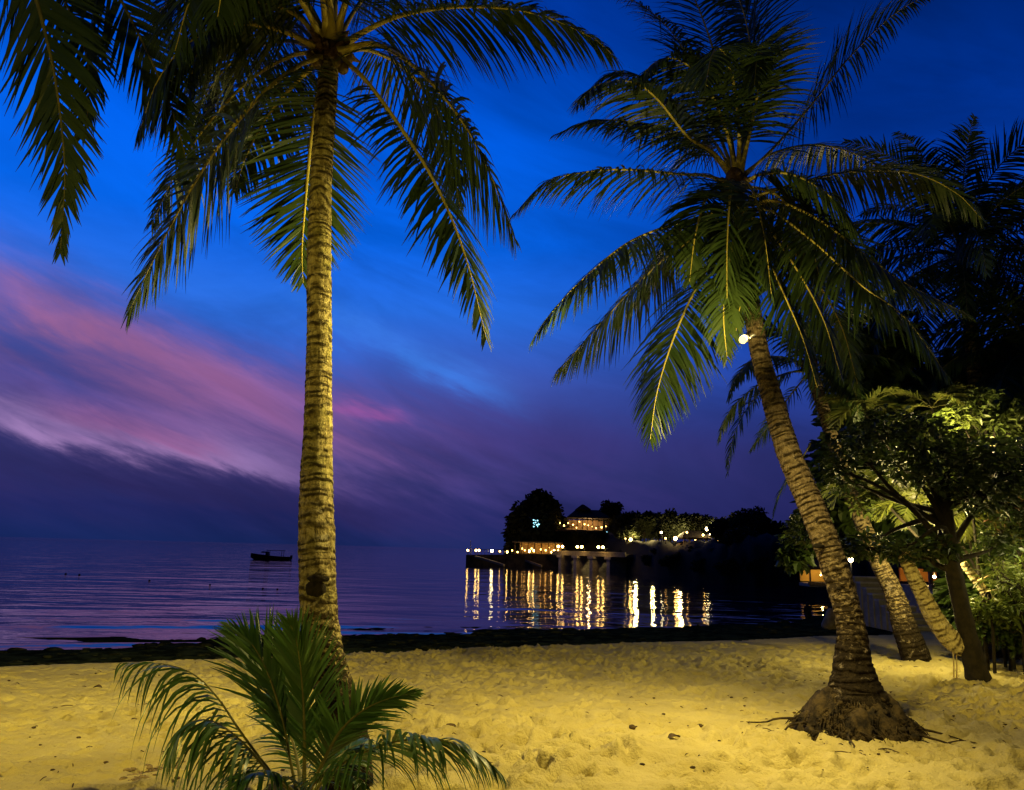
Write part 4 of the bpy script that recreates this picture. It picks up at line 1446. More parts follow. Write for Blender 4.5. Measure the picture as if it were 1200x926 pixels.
    F = [
        # rising and arching toward the camera
        ([(865, 205, 0), (866, 150, -.3), (858, 90, -.9), (845, 58, -1.5), (834, 66, -2.0), (826, 105, -2.3)], .70, 84, .75, -.4, 0),
        ([(858, 205, 0), (835, 178, -.2), (806, 160, -.5), (770, 116, -.9), (740, 96, -1.2), (700, 100, -1.5), (676, 125, -1.7)], .68, 86, .75, -.4, 0.1),
        ([(856, 208, 0), (830, 178, .3), (785, 152, .6), (735, 142, .9), (690, 142, 1.1), (650, 158, 1.2)], .62, 84, .75, -.4, 0),
        ([(860, 203, .05), (840, 150, .3), (815, 85, .6), (785, 35, .9), (750, 5, 1.2), (720, -5, 1.4)], .72, 84, 1.0, .15, 0),
        ([(862, 202, .1), (850, 120, .5), (830, 40, .9), (800, -25, 1.4), (760, -50, 1.9)], .74, 80, .8, .2, 0),
        ([(866, 200, .1), (876, 120, .5), (884, 40, .9), (882, -40, 1.5), (870, -100, 2.1)], .72, 80, .7, .2, 0),
        ([(866, 200, 0), (880, 130, .1), (880, 60, .2), (866, 0, .25), (840, -30, .3), (810, -20, .3)], .66, 78, 1.0, .15, 0.2),
        ([(872, 204, 0), (900, 180, .1), (945, 130, .3), (1000, 62, .5), (1050, 15, .7), (1092, -8, .8)], .60, 84, .9, .1, 0.75),
        ([(850, 214, 0), (828, 206, -.2), (795, 204, -.5), (740, 199, -.8), (690, 201, -1.0), (640, 214, -1.1), (603, 250, -1.15)], .62, 88, .75, -.4, 0),
        ([(850, 258, -.05), (822, 258, -.3), (790, 263, -.5), (735, 285, -.8), (680, 330, -1.0), (645, 368, -1.0), (626, 396, -1.0)], .74, 96, .75, -.4, 0),
        ([(852, 264, -.05), (822, 275, .1), (782, 300, .3), (735, 345, .4), (690, 395, .45), (650, 440, .45)], .74, 98, .75, -.4, 0),
        ([(856, 270, 0), (838, 300, -.3), (812, 345, -.5), (788, 400, -.6), (770, 460, -.6), (762, 515, -.6)], .74, 96, .75, -.4, .2),
        ([(862, 240, -.1), (860, 275, -.6), (852, 320, -1.0), (848, 370, -1.15), (852, 420, -1.2)], .52, 74, .9, .1, 0),
        ([(878, 232, 0), (900, 226, -.1), (945, 212, -.2), (1000, 201, -.3), (1070, 203, -.35), (1120, 226, -.4), (1150, 256, -.4)], .66, 88, .75, -.4, 0),
        ([(880, 240, -.05), (910, 236, -.3), (960, 258, -.6), (1010, 296, -.8), (1065, 334, -.9), (1135, 368, -.9)], .66, 86, .75, -.4, 0),
        ([(878, 246, -.05), (905, 248, -.4), (955, 285, -.9), (1010, 335, -1.3), (1060, 372, -1.5), (1110, 440, -1.6)], .66, 84, .75, -.4, 0),
        ([(876, 252, -.05), (900, 268, -.3), (935, 318, -.6), (965, 375, -.7), (985, 440, -.75)], .62, 80, .75, -.4, 0),
        ([(874, 252, .1), (905, 270, .5), (950, 320, .9), (985, 380, 1.1), (1005, 450, 1.2)], .62, 78, .75, -.4, 0),
        ([(872, 206, .1), (905, 180, .5), (960, 170, 1.0), (1020, 190, 1.4), (1060, 235, 1.6)], .60, 78, .75, -.4, 0),
        ([(860, 206, .05), (836, 165, .1), (800, 128, .2), (760, 95, .3), (720, 85, .35), (690, 105, .35)], .62, 84, .75, -.4, 0.3),
        ([(862, 203, -.05), (850, 150, -.3), (828, 100, -.6), (795, 70, -.9), (765, 75, -1.1), (745, 105, -1.2)], .64, 84, .75, -.4, 0.2),
        ([(868, 203, -.05), (880, 150, -.3), (890, 95, -.6), (892, 55, -.9), (888, 60, -1.2), (884, 100, -1.4)], .62, 80, .75, -.4, 0),
        ([(862, 222, -.05), (858, 212, -.45), (855, 232, -.95), (852, 290, -1.3), (852, 350, -1.4)], .58, 84, .5, -.2, 1.0),
        ([(864, 222, -.05), (872, 213, -.4), (884, 228, -.85), (896, 280, -1.2), (904, 345, -1.3)], .60, 84, .5, -.2, .9),
        ([(860, 224, -.02), (845, 218, -.3), (828, 232, -.6), (815, 275, -.85), (808, 330, -.9)], .56, 84, .6, -.3, .7),
        ([(864, 224, .05), (884, 220, .1), (915, 232, .1), (945, 270, .1), (962, 330, .1)], .62, 84, .6, -.4, .4),
        ([(866, 220, -.05), (890, 205, -.3), (930, 205, -.6), (975, 232, -.9), (1010, 280, -1.0)], .66, 86, .7, -.4, .3),
        ([(864, 245, -.15), (868, 285, -.6), (872, 340, -1.0), (866, 365, -1.15), (862, 392, -1.2)], .46, 80, .6, -.2, .8),
        ([(872, 244, -.1), (888, 275, -.5), (912, 330, -.85), (940, 395, -1.0), (958, 455, -1.05)], .62, 84, .6, -.3, .5),
        ([(876, 240, .1), (910, 240, .4), (955, 262, .8), (1000, 305, 1.1), (1030, 370, 1.2)], .64, 80, .75, -.4, .3),
        ([(852, 250, .1), (825, 252, .4), (790, 275, .7), (760, 315, .9), (742, 360, 1.0)], .56, 76, .75, -.4, .2),
    ]
    for path, lf, n, dr, ve, tw in F:
        mb = MB()
        frond(mb, px_path(path, Yc), rng, lf * 1.34, int(n * 1.28), 0.15, dr, ve, 0.031, 0.032, tw, (76, 28))
        mb.build('frond', [M['leaf'], M['rachis']], root)


leaning_palm()


def added_beam_hood():
    # unseen post and plates, added: the hood keeps the beam on the sand
    L = np.array([-10.5, 3.2, 3.3])
    d = nrm(np.array([9.5, 5.4, 0]))
    sd = np.array([-d[1], d[0], 0])
    z0 = ground_base(L[:1], L[1:2])[0][0]
    t = thing('added_hood_stand', 'unseen post with plates added to keep the side flood low on the sand', 'lamp', (L[0] - d[0] * .3, L[1] - d[1] * .3, z0))
    b = L - d * .3
    mb = MB()
    mb.tube([(b[0], b[1], z0 - .1), (b[0], b[1], L[2] + .3)], .06, 8)
    mb.build('post', M['wood'], t)
    mb = MB()
    a = math.atan2(d[1], d[0])
    f = L + d * .42
    mb.box((f[0], f[1], L[2] + .25), (.03, 1.7, .66), a)
    mb.box(L + d * .05 + np.array([0, 0, .64]), (.8, 1.7, .03), a)
    for k in (-1, 1):
        mb.box(L + d * .05 + sd * .865 * k + np.array([0, 0, .30]), (.8, .03, .66), a)
    mb.build('beam_blocker', M['dark_metal'], t, False)


added_beam_hood()


def floodlight(loc, aim, label):
    t = thing('floodlight', label, 'floodlight', loc)
    q = Vector(aim).to_track_quat('-Z', 'Y').to_matrix()
    rot = lambda v: np.array(loc) + np.array(q @ Vector(v))
    mb = MB()
    mb.tube([rot((0, 0, 0)), rot((0, 0, .03)), rot((0, 0, .09)), rot((0, 0, .10))], [.042, .044, .032, .02], 16)
    mb.build('housing', M['dark_metal'], t)
    mb = MB()
    mb.ball(rot((0, 0, -.006)), .041, 14, 0, (1, 1, 1))
    mb.build('lens', M['glow_flood'], t)
    mb = MB()
    mb.tube([rot((-.065, 0, .03)), rot((-.065, 0, .13)), rot((.065, 0, .13)), rot((.065, 0, .03))], 0.008, 5)
    mb.tube([rot((0, 0, .13)), rot((0, 0, .2))], 0.014, 5)
    mb.build('bracket', M['dark_metal'], t, False)


floodlight(FLOOD, (-0.72, -0.55, -0.42), 'glowing floodlight fixed high on the leaning palm trunk')



def young_palm():
    rng = np.random.default_rng(14)
    Yc = 5.05
    b = P(352, 925, Yc)
    z0 = ground_base(np.array([b[0]]), np.array([b[1]]))[0][0]
    root = thing('young_coconut_palm', 'young green coconut palm sprouting in front of the tall palm trunk', 'young palm', (b[0], b[1], z0))
    mb = MB()
    c = np.array([b[0], b[1], z0])
    mb.ball(c + np.array([0, 0, 0.0]), 0.11, 12, 0, (1, 1, 0.9), 0.08)
    mb.build('husk', M['fibre'], root)
    F = [
        ([(348, 930, 0), (340, 890, -.02), (330, 840, -.05), (314, 790, -.05), (295, 755, 0), (272, 735, .05)], .50, 62, .22, .0, 1.1, .18, (44, 15)),
        ([(356, 930, 0), (357, 880, 0), (356, 830, 0), (352, 780, -.02), (346, 745, -.05), (338, 728, -.08)], .46, 66, .2, .1, .15, .22, (40, 16)),
        ([(362, 928, 0), (376, 898, -.05), (398, 858, -.12), (425, 833, -.2), (455, 819, -.25), (487, 812, -.3)], .32, 60, .3, .1, .8, .15, (52, 20)),
        ([(366, 930, 0), (392, 902, -.1), (425, 882, -.2), (470, 868, -.3), (520, 868, -.4), (560, 885, -.45), (588, 908, -.5)], .52, 62, 1.5, -.1, .4, .2, (62, 24)),
        ([(344, 930, 0), (318, 905, -.05), (285, 862, -.1), (255, 818, -.1), (226, 790, -.1), (190, 778, -.08), (142, 777, -.05)], .70, 27, 3.4, -.6, 0, .2, (72, 26)),
        ([(346, 930, -.02), (318, 908, -.15), (282, 868, -.3), (248, 845, -.4), (218, 850, -.45), (200, 885, -.5)], .64, 30, 3.4, -.6, 0, .2, (72, 32)),
        ([(352, 930, .03), (350, 900, .2), (340, 860, .4), (325, 830, .55), (300, 812, .65)], .32, 44, .9, .1, 0, .2, (60, 28)),
        ([(362, 930, .03), (380, 905, .2), (405, 880, .4), (430, 872, .5), (450, 885, .55)], .30, 40, 1.2, .1, 0, .2, (60, 28)),
        ([(356, 932, -.05), (372, 915, -.2), (392, 905, -.35), (415, 912, -.45), (430, 940, -.5)], .28, 36, 1.1, .1, 0, .2, (60, 28)),
        ([(348, 932, -.05), (330, 915, -.2), (305, 905, -.35), (280, 915, -.45), (262, 945, -.5)], .28, 36, 1.1, .1, 0, .2, (60, 28)),
    ]
    for k, (path, lf, n, dr, ve, tw, pet, al) in enumerate(F):
        mb = MB()
        frond(mb, px_path(path, Yc), rng, lf, n, pet, dr, ve, 0.017 if k in (4, 5) else 0.022, 0.015, tw, al, 0.06 if k in (3, 4, 5) else 0.01, 1.0, 6 if k in (3, 4, 5) else 4)
        mb.build('frond', [M['leaf_young'], M['rachis_dark']], root)


young_palm()


def generic_palm(label, base, top, r, n, length, leaf, seed, bark='bark_grey', skirts=0, leafmat_='leaf', curve=None, extra=(), nl=56):
    rng = np.random.default_rng(seed)
    root = thing('coconut_palm', label, 'palm tree', base)
    mb = MB()
    base, top = np.array(base, float), np.array(top, float)
    pts = [base - np.array([0, 0, .1])] + ([np.array(q) for q in curve] if curve else [base * .5 + top * .5 + np.array([0.15, 0, -.2])]) + [top]
    palm_trunk(mb, pts, r, (0.11, 0.08), rng, 28, 0.05, 0.035, 0.025, 0.2)
    mb.build('trunk', M[bark], root)
    mb = MB()
    crown_boots(mb, top, r[-1] * 1.2, 0.34, rng, 12)
    mb.build('leaf_sheaths', M['fibre'], root)
    for k in range(n):
        az = k * 2.399 + rng.uniform(-.3, .3)
        lvl = (k + .5) / n
        el = R(84) - R(105) * lvl
        cu = R(70) + R(45) * lvl * rng.uniform(.7, 1.2)
        if el < R(-5):
            cu = R(75)
        mb = MB()
        frond(mb, arc_frond(top, az, el, length * rng.uniform(.85, 1.1), cu), rng, leaf, nl, 0.15, .7, -.3, 0.045, 0.03, rng.normal() * .4, (76, 28))
        mb.build('frond', [M[leafmat_], M['rachis_dark']], root)
    for path, Yc in extra:
        mb = MB()
        frond(mb, px_path(path, Yc), rng, leaf, nl, 0.15, 1.0, .1, 0.032, 0.028, 0.0)
        mb.build('frond', [M[leafmat_], M['rachis_dark']], root)
    return root


# second palm leaning behind the first, crown half hidden behind it
g2 = G(1075, 775)
Y2 = g2[1]
generic_palm('grey coconut palm leaning just behind the mound palm with dark hanging fronds', g2, P(950, 432, Y2 + 1.2), [rad_px(36, g2), rad_px(23, g2), rad_px(20, g2), rad_px(18, g2), rad_px(17, g2), rad_px(16, g2), rad_px(16, g2)],
             12, 2.7, .62, 15, curve=[P(1068, 757, Y2), P(1060, 735, Y2 + .05), P(1046, 692, Y2 + .2), P(1026, 650, Y2 + .35), P(994, 570, Y2 + .7), P(968, 490, Y2 + 1.0)],
             extra=[([(945, 435, 0), (915, 440, -.2), (882, 470, -.4), (860, 510, -.5), (852, 555, -.5)], Y2 + 1.2), ([(945, 440, 0), (925, 465, .3), (900, 500, .5), (880, 528, .6)], Y2 + 1.2),
                    ([(950, 520, 0), (935, 545, .1), (915, 575, .2), (905, 608, .2)], Y2 + 1.3)])
# dark palm at the edge of the garden
gb = np.array([0, 0, 0])
pb = P(1128, 300, 18.0)
bz = P(1150, 700, 17.5)
generic_palm('dark silhouetted palm rising highest above the garden thicket', (bz[0], bz[1], 0.0), pb, [.30, .2, .17, .15, .14], 38, 4.1, 1.05, 16, nl=66)
pb = P(1215, 420, 17.0)
bz = P(1230, 700, 16.5)
generic_palm('dark palm at the right edge of the garden thicket', (bz[0], bz[1], 0.0), pb, [.30, .2, .17, .15, .14], 26, 3.3, 1.0, 17, nl=60)


# ------------------------------------------------------------------ the garden thicket
def garden_tree(label, name, base, trunk_px, clumps, n, size, seed, mat, aspect=0.45, shell=0.3, extra_branches=True, trunk_mat='bark_dark', cat='tree'):
    rng = np.random.default_rng(seed)
    t = thing(name, label, cat, base)
    mb = MB()
    pts = [np.array(base) - np.array([0, 0, .15])] + [P(a, b, y) for a, b, y, _ in trunk_px[1:]]
    C = catmull(pts, 40)
    rad = np.interp(np.linspace(0, 1, 40), np.linspace(0, 1, len(trunk_px)), [rad_px(q[3], p) for q, p in zip(trunk_px, pts)])
    rad = rad * (1 + 0.12 * np.array([float(vnoise(np.array([i * .5]), np.array([seed * 1.0]), 90)[0]) for i in range(40)]))
    mb.tube(C, rad, 14)
    cl = [(P(a, b, y), np.array([rx, rx, rz])) for a, b, y, rx, rz in clumps]
    if extra_branches:
        for c, r in cl:
            k = rng.integers(20, 38)
            mid = (C[k] + c) / 2 + rng.normal(size=3) * .2
            mb.tube(catmull([C[k], mid, c], 8), np.linspace(rad[k] * .5, .012, 8), 6)
            for q in range(4):
                e = c + rng.normal(size=3) * r * .6
                mb.tube([c * .6 + mid * .4, e], [.016, .005], 4)
    mb.build('trunk', M[trunk_mat], t)
    mb = MB()
    leaves(mb, cl, n, size, rng, 0, .5, shell, aspect)
    mb.build('crown', M[mat], t, smooth=False)
    return t


gt = G(1149, 798)
Yt = gt[1]
garden_tree('dark broadleaf tree with a black trunk shading the sand by the fallen log', 'broadleaf_tree', gt,
            [(1149, 798, Yt, 30), (1140, 770, Yt, 23), (1132, 735, Yt + .05, 19), (1122, 690, Yt + .1, 18), (1112, 640, Yt + .2, 18), (1107, 600, Yt + .3, 18), (1103, 560, Yt + .4, 15)],
            [(1000, 520, Yt + .3, .50, .34), (1040, 500, Yt + .6, .55, .35), (1085, 512, Yt, .6, .36), (1140, 535, Yt - .3, .5, .34), (1180, 545, Yt + .1, .6, .5), (1060, 545, Yt + .3, .55, .3), (1110, 555, Yt - .2, .65, .4),
             (990, 560, Yt + .6, .35, .25), (1150, 580, Yt - .1, .5, .35), (1020, 640, Yt + .4, .42, .22), (985, 640, Yt + .6, .38, .22), (1060, 645, Yt + .2, .42, .20), (940, 620, Yt + 1.0, .30, .28), (1195, 545, Yt + .3, .4, .3), (1100, 640, Yt, .35, .2), (975, 545, Yt + .7, .25, .2), (1195, 600, Yt + .3, .4, .35), (1165, 640, Yt + .2, .35, .25)],
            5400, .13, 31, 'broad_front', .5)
# taller dark trees that close the garden behind
for k, (lab, bx, by, Y, cl, n) in enumerate((
        ('tall dark tree filling the space behind the dark palm crown', 1152, 700, 21.0, [(1080, 455, 21, 1.2, .8), (1130, 450, 21.5, 1.6, 1.0), (1190, 440, 21, 1.6, 1.2), (1060, 480, 21, 1.2, .9), (1150, 470, 20.5, 1.7, 1.3), (1110, 540, 20, 1.8, 1.2), (1190, 560, 20, 1.8, 1.4), (1040, 410, 22, .8, .6)], 9500),
        ('dark tree between the second palm and the garden lamp', 1140, 690, 19.0, [(1000, 420, 19, .9, .8), (1035, 400, 19, .9, .8), (1015, 480, 19, 1.1, .8), (1060, 520, 18.5, 1.2, .8), (985, 540, 19, .8, .7), (1040, 590, 18.5, 1.3, .8), (985, 600, 19, .9, .6), (1090, 600, 18.5, 1.3, .7), (1130, 640, 18, 1.2, .7)], 8000),
        ('dark tree closing the garden beyond the shrub with red leaves', 1230, 700, 15.5, [(1200, 600, 15.5, 1.0, .8), (1230, 520, 15.5, 1.3, 1.1), (1240, 640, 15, 1.2, .9), (1190, 660, 15.5, .9, .6), (1160, 690, 15.2, .7, .5), (1200, 720, 15, .9, .5)], 5000))):
    g_ = P(bx, by, Y)
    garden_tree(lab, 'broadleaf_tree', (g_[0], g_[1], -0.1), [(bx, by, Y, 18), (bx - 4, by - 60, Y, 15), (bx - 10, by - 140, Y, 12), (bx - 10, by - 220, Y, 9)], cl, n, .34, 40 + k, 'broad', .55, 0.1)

# shrubs lit by the garden lamps
sh = [
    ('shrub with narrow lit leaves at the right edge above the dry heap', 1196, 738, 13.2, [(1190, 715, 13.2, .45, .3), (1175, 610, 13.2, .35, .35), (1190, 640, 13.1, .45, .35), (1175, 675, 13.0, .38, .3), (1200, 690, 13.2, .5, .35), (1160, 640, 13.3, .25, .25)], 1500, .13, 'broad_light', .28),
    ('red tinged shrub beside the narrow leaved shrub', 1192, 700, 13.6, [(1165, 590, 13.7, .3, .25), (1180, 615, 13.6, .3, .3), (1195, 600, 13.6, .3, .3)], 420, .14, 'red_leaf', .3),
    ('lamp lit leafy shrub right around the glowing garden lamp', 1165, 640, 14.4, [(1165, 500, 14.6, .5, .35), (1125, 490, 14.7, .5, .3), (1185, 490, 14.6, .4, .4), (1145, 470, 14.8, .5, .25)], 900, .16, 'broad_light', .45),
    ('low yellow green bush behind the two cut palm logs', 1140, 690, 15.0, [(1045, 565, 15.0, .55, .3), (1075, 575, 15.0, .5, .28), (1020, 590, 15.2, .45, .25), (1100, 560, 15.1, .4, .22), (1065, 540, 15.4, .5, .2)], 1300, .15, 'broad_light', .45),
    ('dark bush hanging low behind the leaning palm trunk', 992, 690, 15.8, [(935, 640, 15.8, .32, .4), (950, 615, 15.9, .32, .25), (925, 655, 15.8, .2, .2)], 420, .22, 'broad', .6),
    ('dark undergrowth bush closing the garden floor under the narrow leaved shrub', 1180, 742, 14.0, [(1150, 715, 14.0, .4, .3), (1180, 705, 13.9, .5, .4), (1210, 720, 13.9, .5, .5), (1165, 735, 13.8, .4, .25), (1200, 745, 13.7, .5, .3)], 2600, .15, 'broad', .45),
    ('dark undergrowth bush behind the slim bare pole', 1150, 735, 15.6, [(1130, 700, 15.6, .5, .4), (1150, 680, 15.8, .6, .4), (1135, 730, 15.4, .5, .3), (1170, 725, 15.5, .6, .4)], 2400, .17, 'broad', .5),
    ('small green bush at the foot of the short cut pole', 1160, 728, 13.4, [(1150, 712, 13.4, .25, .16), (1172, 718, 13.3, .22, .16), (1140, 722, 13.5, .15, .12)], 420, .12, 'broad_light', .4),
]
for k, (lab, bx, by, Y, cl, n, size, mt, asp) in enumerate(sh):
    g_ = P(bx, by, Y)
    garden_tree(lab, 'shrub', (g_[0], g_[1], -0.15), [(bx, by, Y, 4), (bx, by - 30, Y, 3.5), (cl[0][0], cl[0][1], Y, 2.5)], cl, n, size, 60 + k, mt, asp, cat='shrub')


def areca(label, bx, Y, topy, n, length, seed, spread=1.0):
    rng = np.random.default_rng(seed)
    g_ = P({1020: 1142, 1072: 1140, 1010: 1138, 1092: 1150}.get(bx, 1152), 720, Y)
    base = np.array([g_[0], g_[1], -0.15])
    top = P(bx, topy, Y)
    t = thing('areca_palm', label, 'palm tree', base)
    mb = MB()
    mb.tube(catmull([base, base * .6 + top * .4 + (base - top) * np.array([.3, 0, 0]), top], 12), np.linspace(.035, .022, 12), 8)
    mb.build('trunk', M['bark_dark'], t)
    for k in range(n):
        az = k * 2.399 + rng.uniform(-.3, .3)
        mb = MB()
        frond(mb, arc_frond(top, az, R(55) - R(60) * k / n, length * rng.uniform(.85, 1.1), R(85) * spread), rng, .42, 30, .2, .6, .2, .036, .014, 0, (60, 25))
        mb.build('frond', [M['areca'], M['rachis_dark']], t)


areca('small lit palm just right of the second palm trunk', 1020, 14.6, 570, 9, 1.05, 81)
areca('small yellow lit palm hanging over the orange hut', 1072, 14.2, 590, 10, 1.0, 82)
areca('small palm lit green just right of the black tree trunk', 1140, 13.8, 600, 9, 1.0, 83)
areca('small yellow palm glowing high above the garden lamp', 1092, 15.4, 478, 9, 1.1, 84)
areca('small palm with spiky lit fronds behind the leaning palm trunk', 1010, 15.6, 480, 8, 1.0, 85)

# lamp in the garden, and the lights that shine through the leaves
GL = P(1163, 518, 14.0)
t = thing('garden_lamp', 'small bright lamp glowing among the leaves of the garden', 'lamp', (GL[0], GL[1], -0.15))
mb = MB()
mb.tube([(GL[0], GL[1], -0.15), tuple(GL - np.array([0, 0, .1]))], .035, 6)
mb.build('post', M['dark_metal'], t)
mb = MB()
mb.ball(GL, .085, 10, 0, (.7, .7, 1.2))
mb.build('globe', M['glow_flood'], t)
point('garden_lamp_light', tuple(GL + np.array([0, -.15, 0])), 90, WARM, .08)
point('garden_uplight', tuple(P(1078, 640, 14.0)), 320, (1, .80, .28), .1)
point('garden_uplight_high', tuple(P(1100, 500, 14.3)), 260, (1, .78, .28), .1)
point('garden_uplight_edge', tuple(P(1205, 660, 12.6)), 22, (1, .84, .40), .1)
spot('garden_path_light', (9.3, 12.5, 2.1), tuple(G(950, 757)), 420, AMBER, 66, .9, .06)


# ------------------------------------------------------------------ logs, heap, debris on the sand
def log_from_px(name, label, cat, path, mat, seed, cut=True, n_ang=24, spacing=(.10, .10), parts=()):
    rng = np.random.default_rng(seed)
    pts = [P(a, b, y) for a, b, y, _ in path]
    root = thing(name, label, cat, pts[0])
    mb = MB()
    rad = [rad_px(q[3], p) for q, p in zip(path, pts)]
    palm_trunk(mb, pts, rad, spacing, rng, n_ang, .05, .05, .015)
    mb.build('trunk', M[mat], root)
    if cut:
        for e, i0, i1 in ((0, 0, 1), (-1, -1, -2)):
            mb = MB()
            d = nrm(pts[i0] - pts[i1])
            mb.tube([pts[i0] - d * .01, pts[i0] + d * .012], [rad[i0] * .9, rad[i0] * .8], 16)
            mb.build('cut_end', M['cut_wood'], root)
    return root, pts


lg, lp = log_from_px('cut_palm_log', 'pale curved palm log propped on two thin sticks by the black trunk', 'log',
                     [(1129, 760, Yt + .10, 24), (1112, 747, Yt + .12, 23), (1095, 724, Yt + .15, 20), (1080, 695, Yt + .2, 17.5), (1068, 670, Yt + .25, 16), (1057, 645, Yt + .3, 15)], 'bark_log', 51)
for px, lab in ((1116, 'thin stick propping the pale log, on its seaward side'), (1119.5, 'thin stick propping the pale log, on its landward side')):
    a = P(px, 752, Yt + .1)
    b = G(px + 1.5, 797)
    t = thing('prop_stick', lab, 'stick', b)
    mb = MB()
    mb.tube(catmull([b - np.array([0, 0, .03]), (a + b) / 2 + np.array([.012, 0, 0]), a], 8), [.012] * 4 + [.010] * 4, 6)
    mb.build('stick', M['cut_wood'], t)
    mb = MB()
    mb.tube([a - np.array([0, 0, .03]), a + np.array([0, 0, .01])], .018, 6)
    mb.build('lashing', M['rope'], t)

stp, sp = log_from_px('cut_palm_log', 'slim bare cut palm pole with stub branches slanting before the shrubs', 'log',
                      [(1176, 733, 13.6, 12), (1165, 712, 13.6, 11), (1153, 692, 13.65, 10.5), (1140, 675, 13.7, 9.5), (1129, 660, 13.75, 8.5)], 'bark_log', 52)
mb = MB()
for (x0, y0, x1, y1) in ((1146, 681, 1161, 674), (1155, 694, 1168, 691)):
    mb.tube([P(x0, y0, 13.6), P(x1, y1, 13.4)], [.022, .012], 6)
mb.build('stub_branch', M['cut_wood'], stp)

# fallen dark log
a, b = G(1120, 771), G(1184, 781)
b[1] = a[1] - .1
b[2] = a[2] = float(ground_base(np.array([a[0]]), np.array([a[1]]))[0][0]) + .07
t = thing('fallen_log', 'short dark log lying on the sand behind the black trunk', 'log', a)
mb = MB()
Cc = catmull([a, a * .6 + b * .4 + np.array([0, 0, .02]), b], 24)
mb.tube(Cc, .095 + .012 * np.sin(np.arange(24) * 1.3), 14)
mb.build('trunk', M['bark_dark'], t)
mb = MB()
mb.tube([b + nrm(b - a) * .001, b + nrm(b - a) * .01], [.08, .078], 14)
mb.build('cut_end', M['bark_dark'], t)

# heap of dry fronds at the garden edge
rng = np.random.default_rng(55)
hc = G(1185, 772)
mb = MB()
n, mr = 40, 12
V = []
for i in range(mr + 1):
    q = i / mr
    for j in range(n):
        an = 2 * math.pi * j / n
        rr = q * .75
        V.append((hc[0] + rr * math.cos(an) * 1.1, hc[1] + .35 + rr * math.sin(an), hc[2] - .04 + .30 * (1 - q * q) + .12 * float(vnoise(np.array([rr * math.cos(an) * 6 + 30]), np.array([rr * math.sin(an) * 6 + 30]), 91)[0])))
mb.add(V, [[i * n + j, i * n + (j + 1) % n, (i + 1) * n + (j + 1) % n, (i + 1) * n + j] for i in range(mr) for j in range(n)])
cl = [(hc + np.array([.0, .35, .12]), np.array([.75, .65, .22])), (hc + np.array([.4, .5, .25]), np.array([.5, .5, .25]))]
leaves(mb, cl, 700, .24, rng, 1, .75, .6, .16)
for k in range(60):
    p = hc + np.array([rng.uniform(-.7, .7), rng.uniform(-.25, .9), rng.uniform(0, .25)])
    d = rng.normal(size=3)
    d[2] *= .25
    mb.tube([p, p + nrm(d) * rng.uniform(.15, .5)], [.010, .005], 4)
tag(mb.build('leaf_heap', [M['litter'], M['leaf_dry']], None, True, hc), 'heap of dry brown fronds under the shrubs beside the fallen log', 'heap')

# tan pointed boulder behind the leaning palm
bp_ = G(978, 738.5)
Yr = bp_[1] + .25
mb = MB()
out = [(958, 739), (966, 726), (970, 713), (974, 711), (979, 715), (985, 713), (990, 722), (997, 740)]
r2 = np.random.default_rng(56)
V, nn_ = [], len(out)
for dy, sc in ((-.32, .55), (-.2, .9), (0, 1.0), (.25, .92), (.4, .5)):
    cxy = np.array([978, 735])
    for (x, y) in out:
        q = cxy + (np.array([x, y]) - cxy) * sc
        if y > 735:
            q[1] = y
        p = P(q[0], q[1], Yr)
        p[1] += dy
        p += r2.normal(size=3) * .012
        V.append(p)
f = [[i * nn_ + j, i * nn_ + (j + 1) % nn_, (i + 1) * nn_ + (j + 1) % nn_, (i + 1) * nn_ + j] for i in range(4) for j in range(nn_)]
f += [list(range(nn_))[::-1], [4 * nn_ + j for j in range(nn_)]]
mb.add(V, f)
bo = mb.build('boulder', M['rock'], None, True, bp_)
md = bo.modifiers.new('round', 'SUBSURF')
md.levels = md.render_levels = 2
tag(bo, 'pointed tan boulder at the water edge behind the leaning palm trunk', 'boulder')

# loose things on the sand
for px, py, r, lab in ((741, 854, .030, 'dark round coconut husk on the bare sand, largest of the scattered bits'), (820, 852, .024, 'small brown husk on the sand between the two big palms'), (843, 799, .022, 'small dark husk on the sand in front of the water line')):
    g_ = G(px, py)
    mb = MB()
    mb.ball(g_ + np.array([0, 0, r * .5]), r, 10, 0, (1.25, 1, .8), .15)
    mb.tube([g_ + np.array([r, 0, r * .6]), g_ + np.array([r * 1.7, 0, r * .8])], [r * .3, r * .15], 5)
    tag(mb.build('coconut_husk', M['litter'], None, True, g_), lab, 'husk', 'husks on the sand')
for px, py, ln, an, lab in ((114, 808, .12, .2, 'single dark fallen leaf on the bright sand at the left'), (790, 868, .16, .5, 'curled brown leaf on the sand left of the mound palm'), (1128, 872, .28, .05, 'brown twig on the sand below the root mound'), (1040, 882, .2, -.4, 'short bent root lying in front of the mound')):
    g_ = G(px, py)
    d = np.array([math.cos(an), math.sin(an), 0])
    mb = MB()
    if 'twig' in lab or 'root' in lab:
        mb.tube(catmull([g_ - d * ln * .5 + np.array([0, 0, .01]), g_ + np.array([.01, .03, .025]), g_ + d * ln * .5 + np.array([0, 0, .01])], 10), np.linspace(.008, .004, 10), 5)
        tag(mb.build('twig', M['litter'], None, True, g_), lab, 'twig')
    else:
        s = np.array([-d[1], d[0], 0])
        v = []
        for k in range(7):
            q = k / 6
            w_ = .045 * math.sin(math.pi * (q * .94 + .03))
            c_ = g_ + d * ln * (q - .5) + np.array([0, 0, .015 + .02 * math.sin(q * 3)])
            v += [c_ + s * w_ + np.array([0, 0, w_ * .5]), c_, c_ - s * w_ + np.array([0, 0, w_ * .5])]
        mb.add(v, [[k * 3 + e, k * 3 + e + 1, k * 3 + 4 + e, k * 3 + 3 + e] for k in range(6) for e in range(2)])
        tag(mb.build('fallen_leaf', M['litter'], None, True, g_), lab, 'leaf')

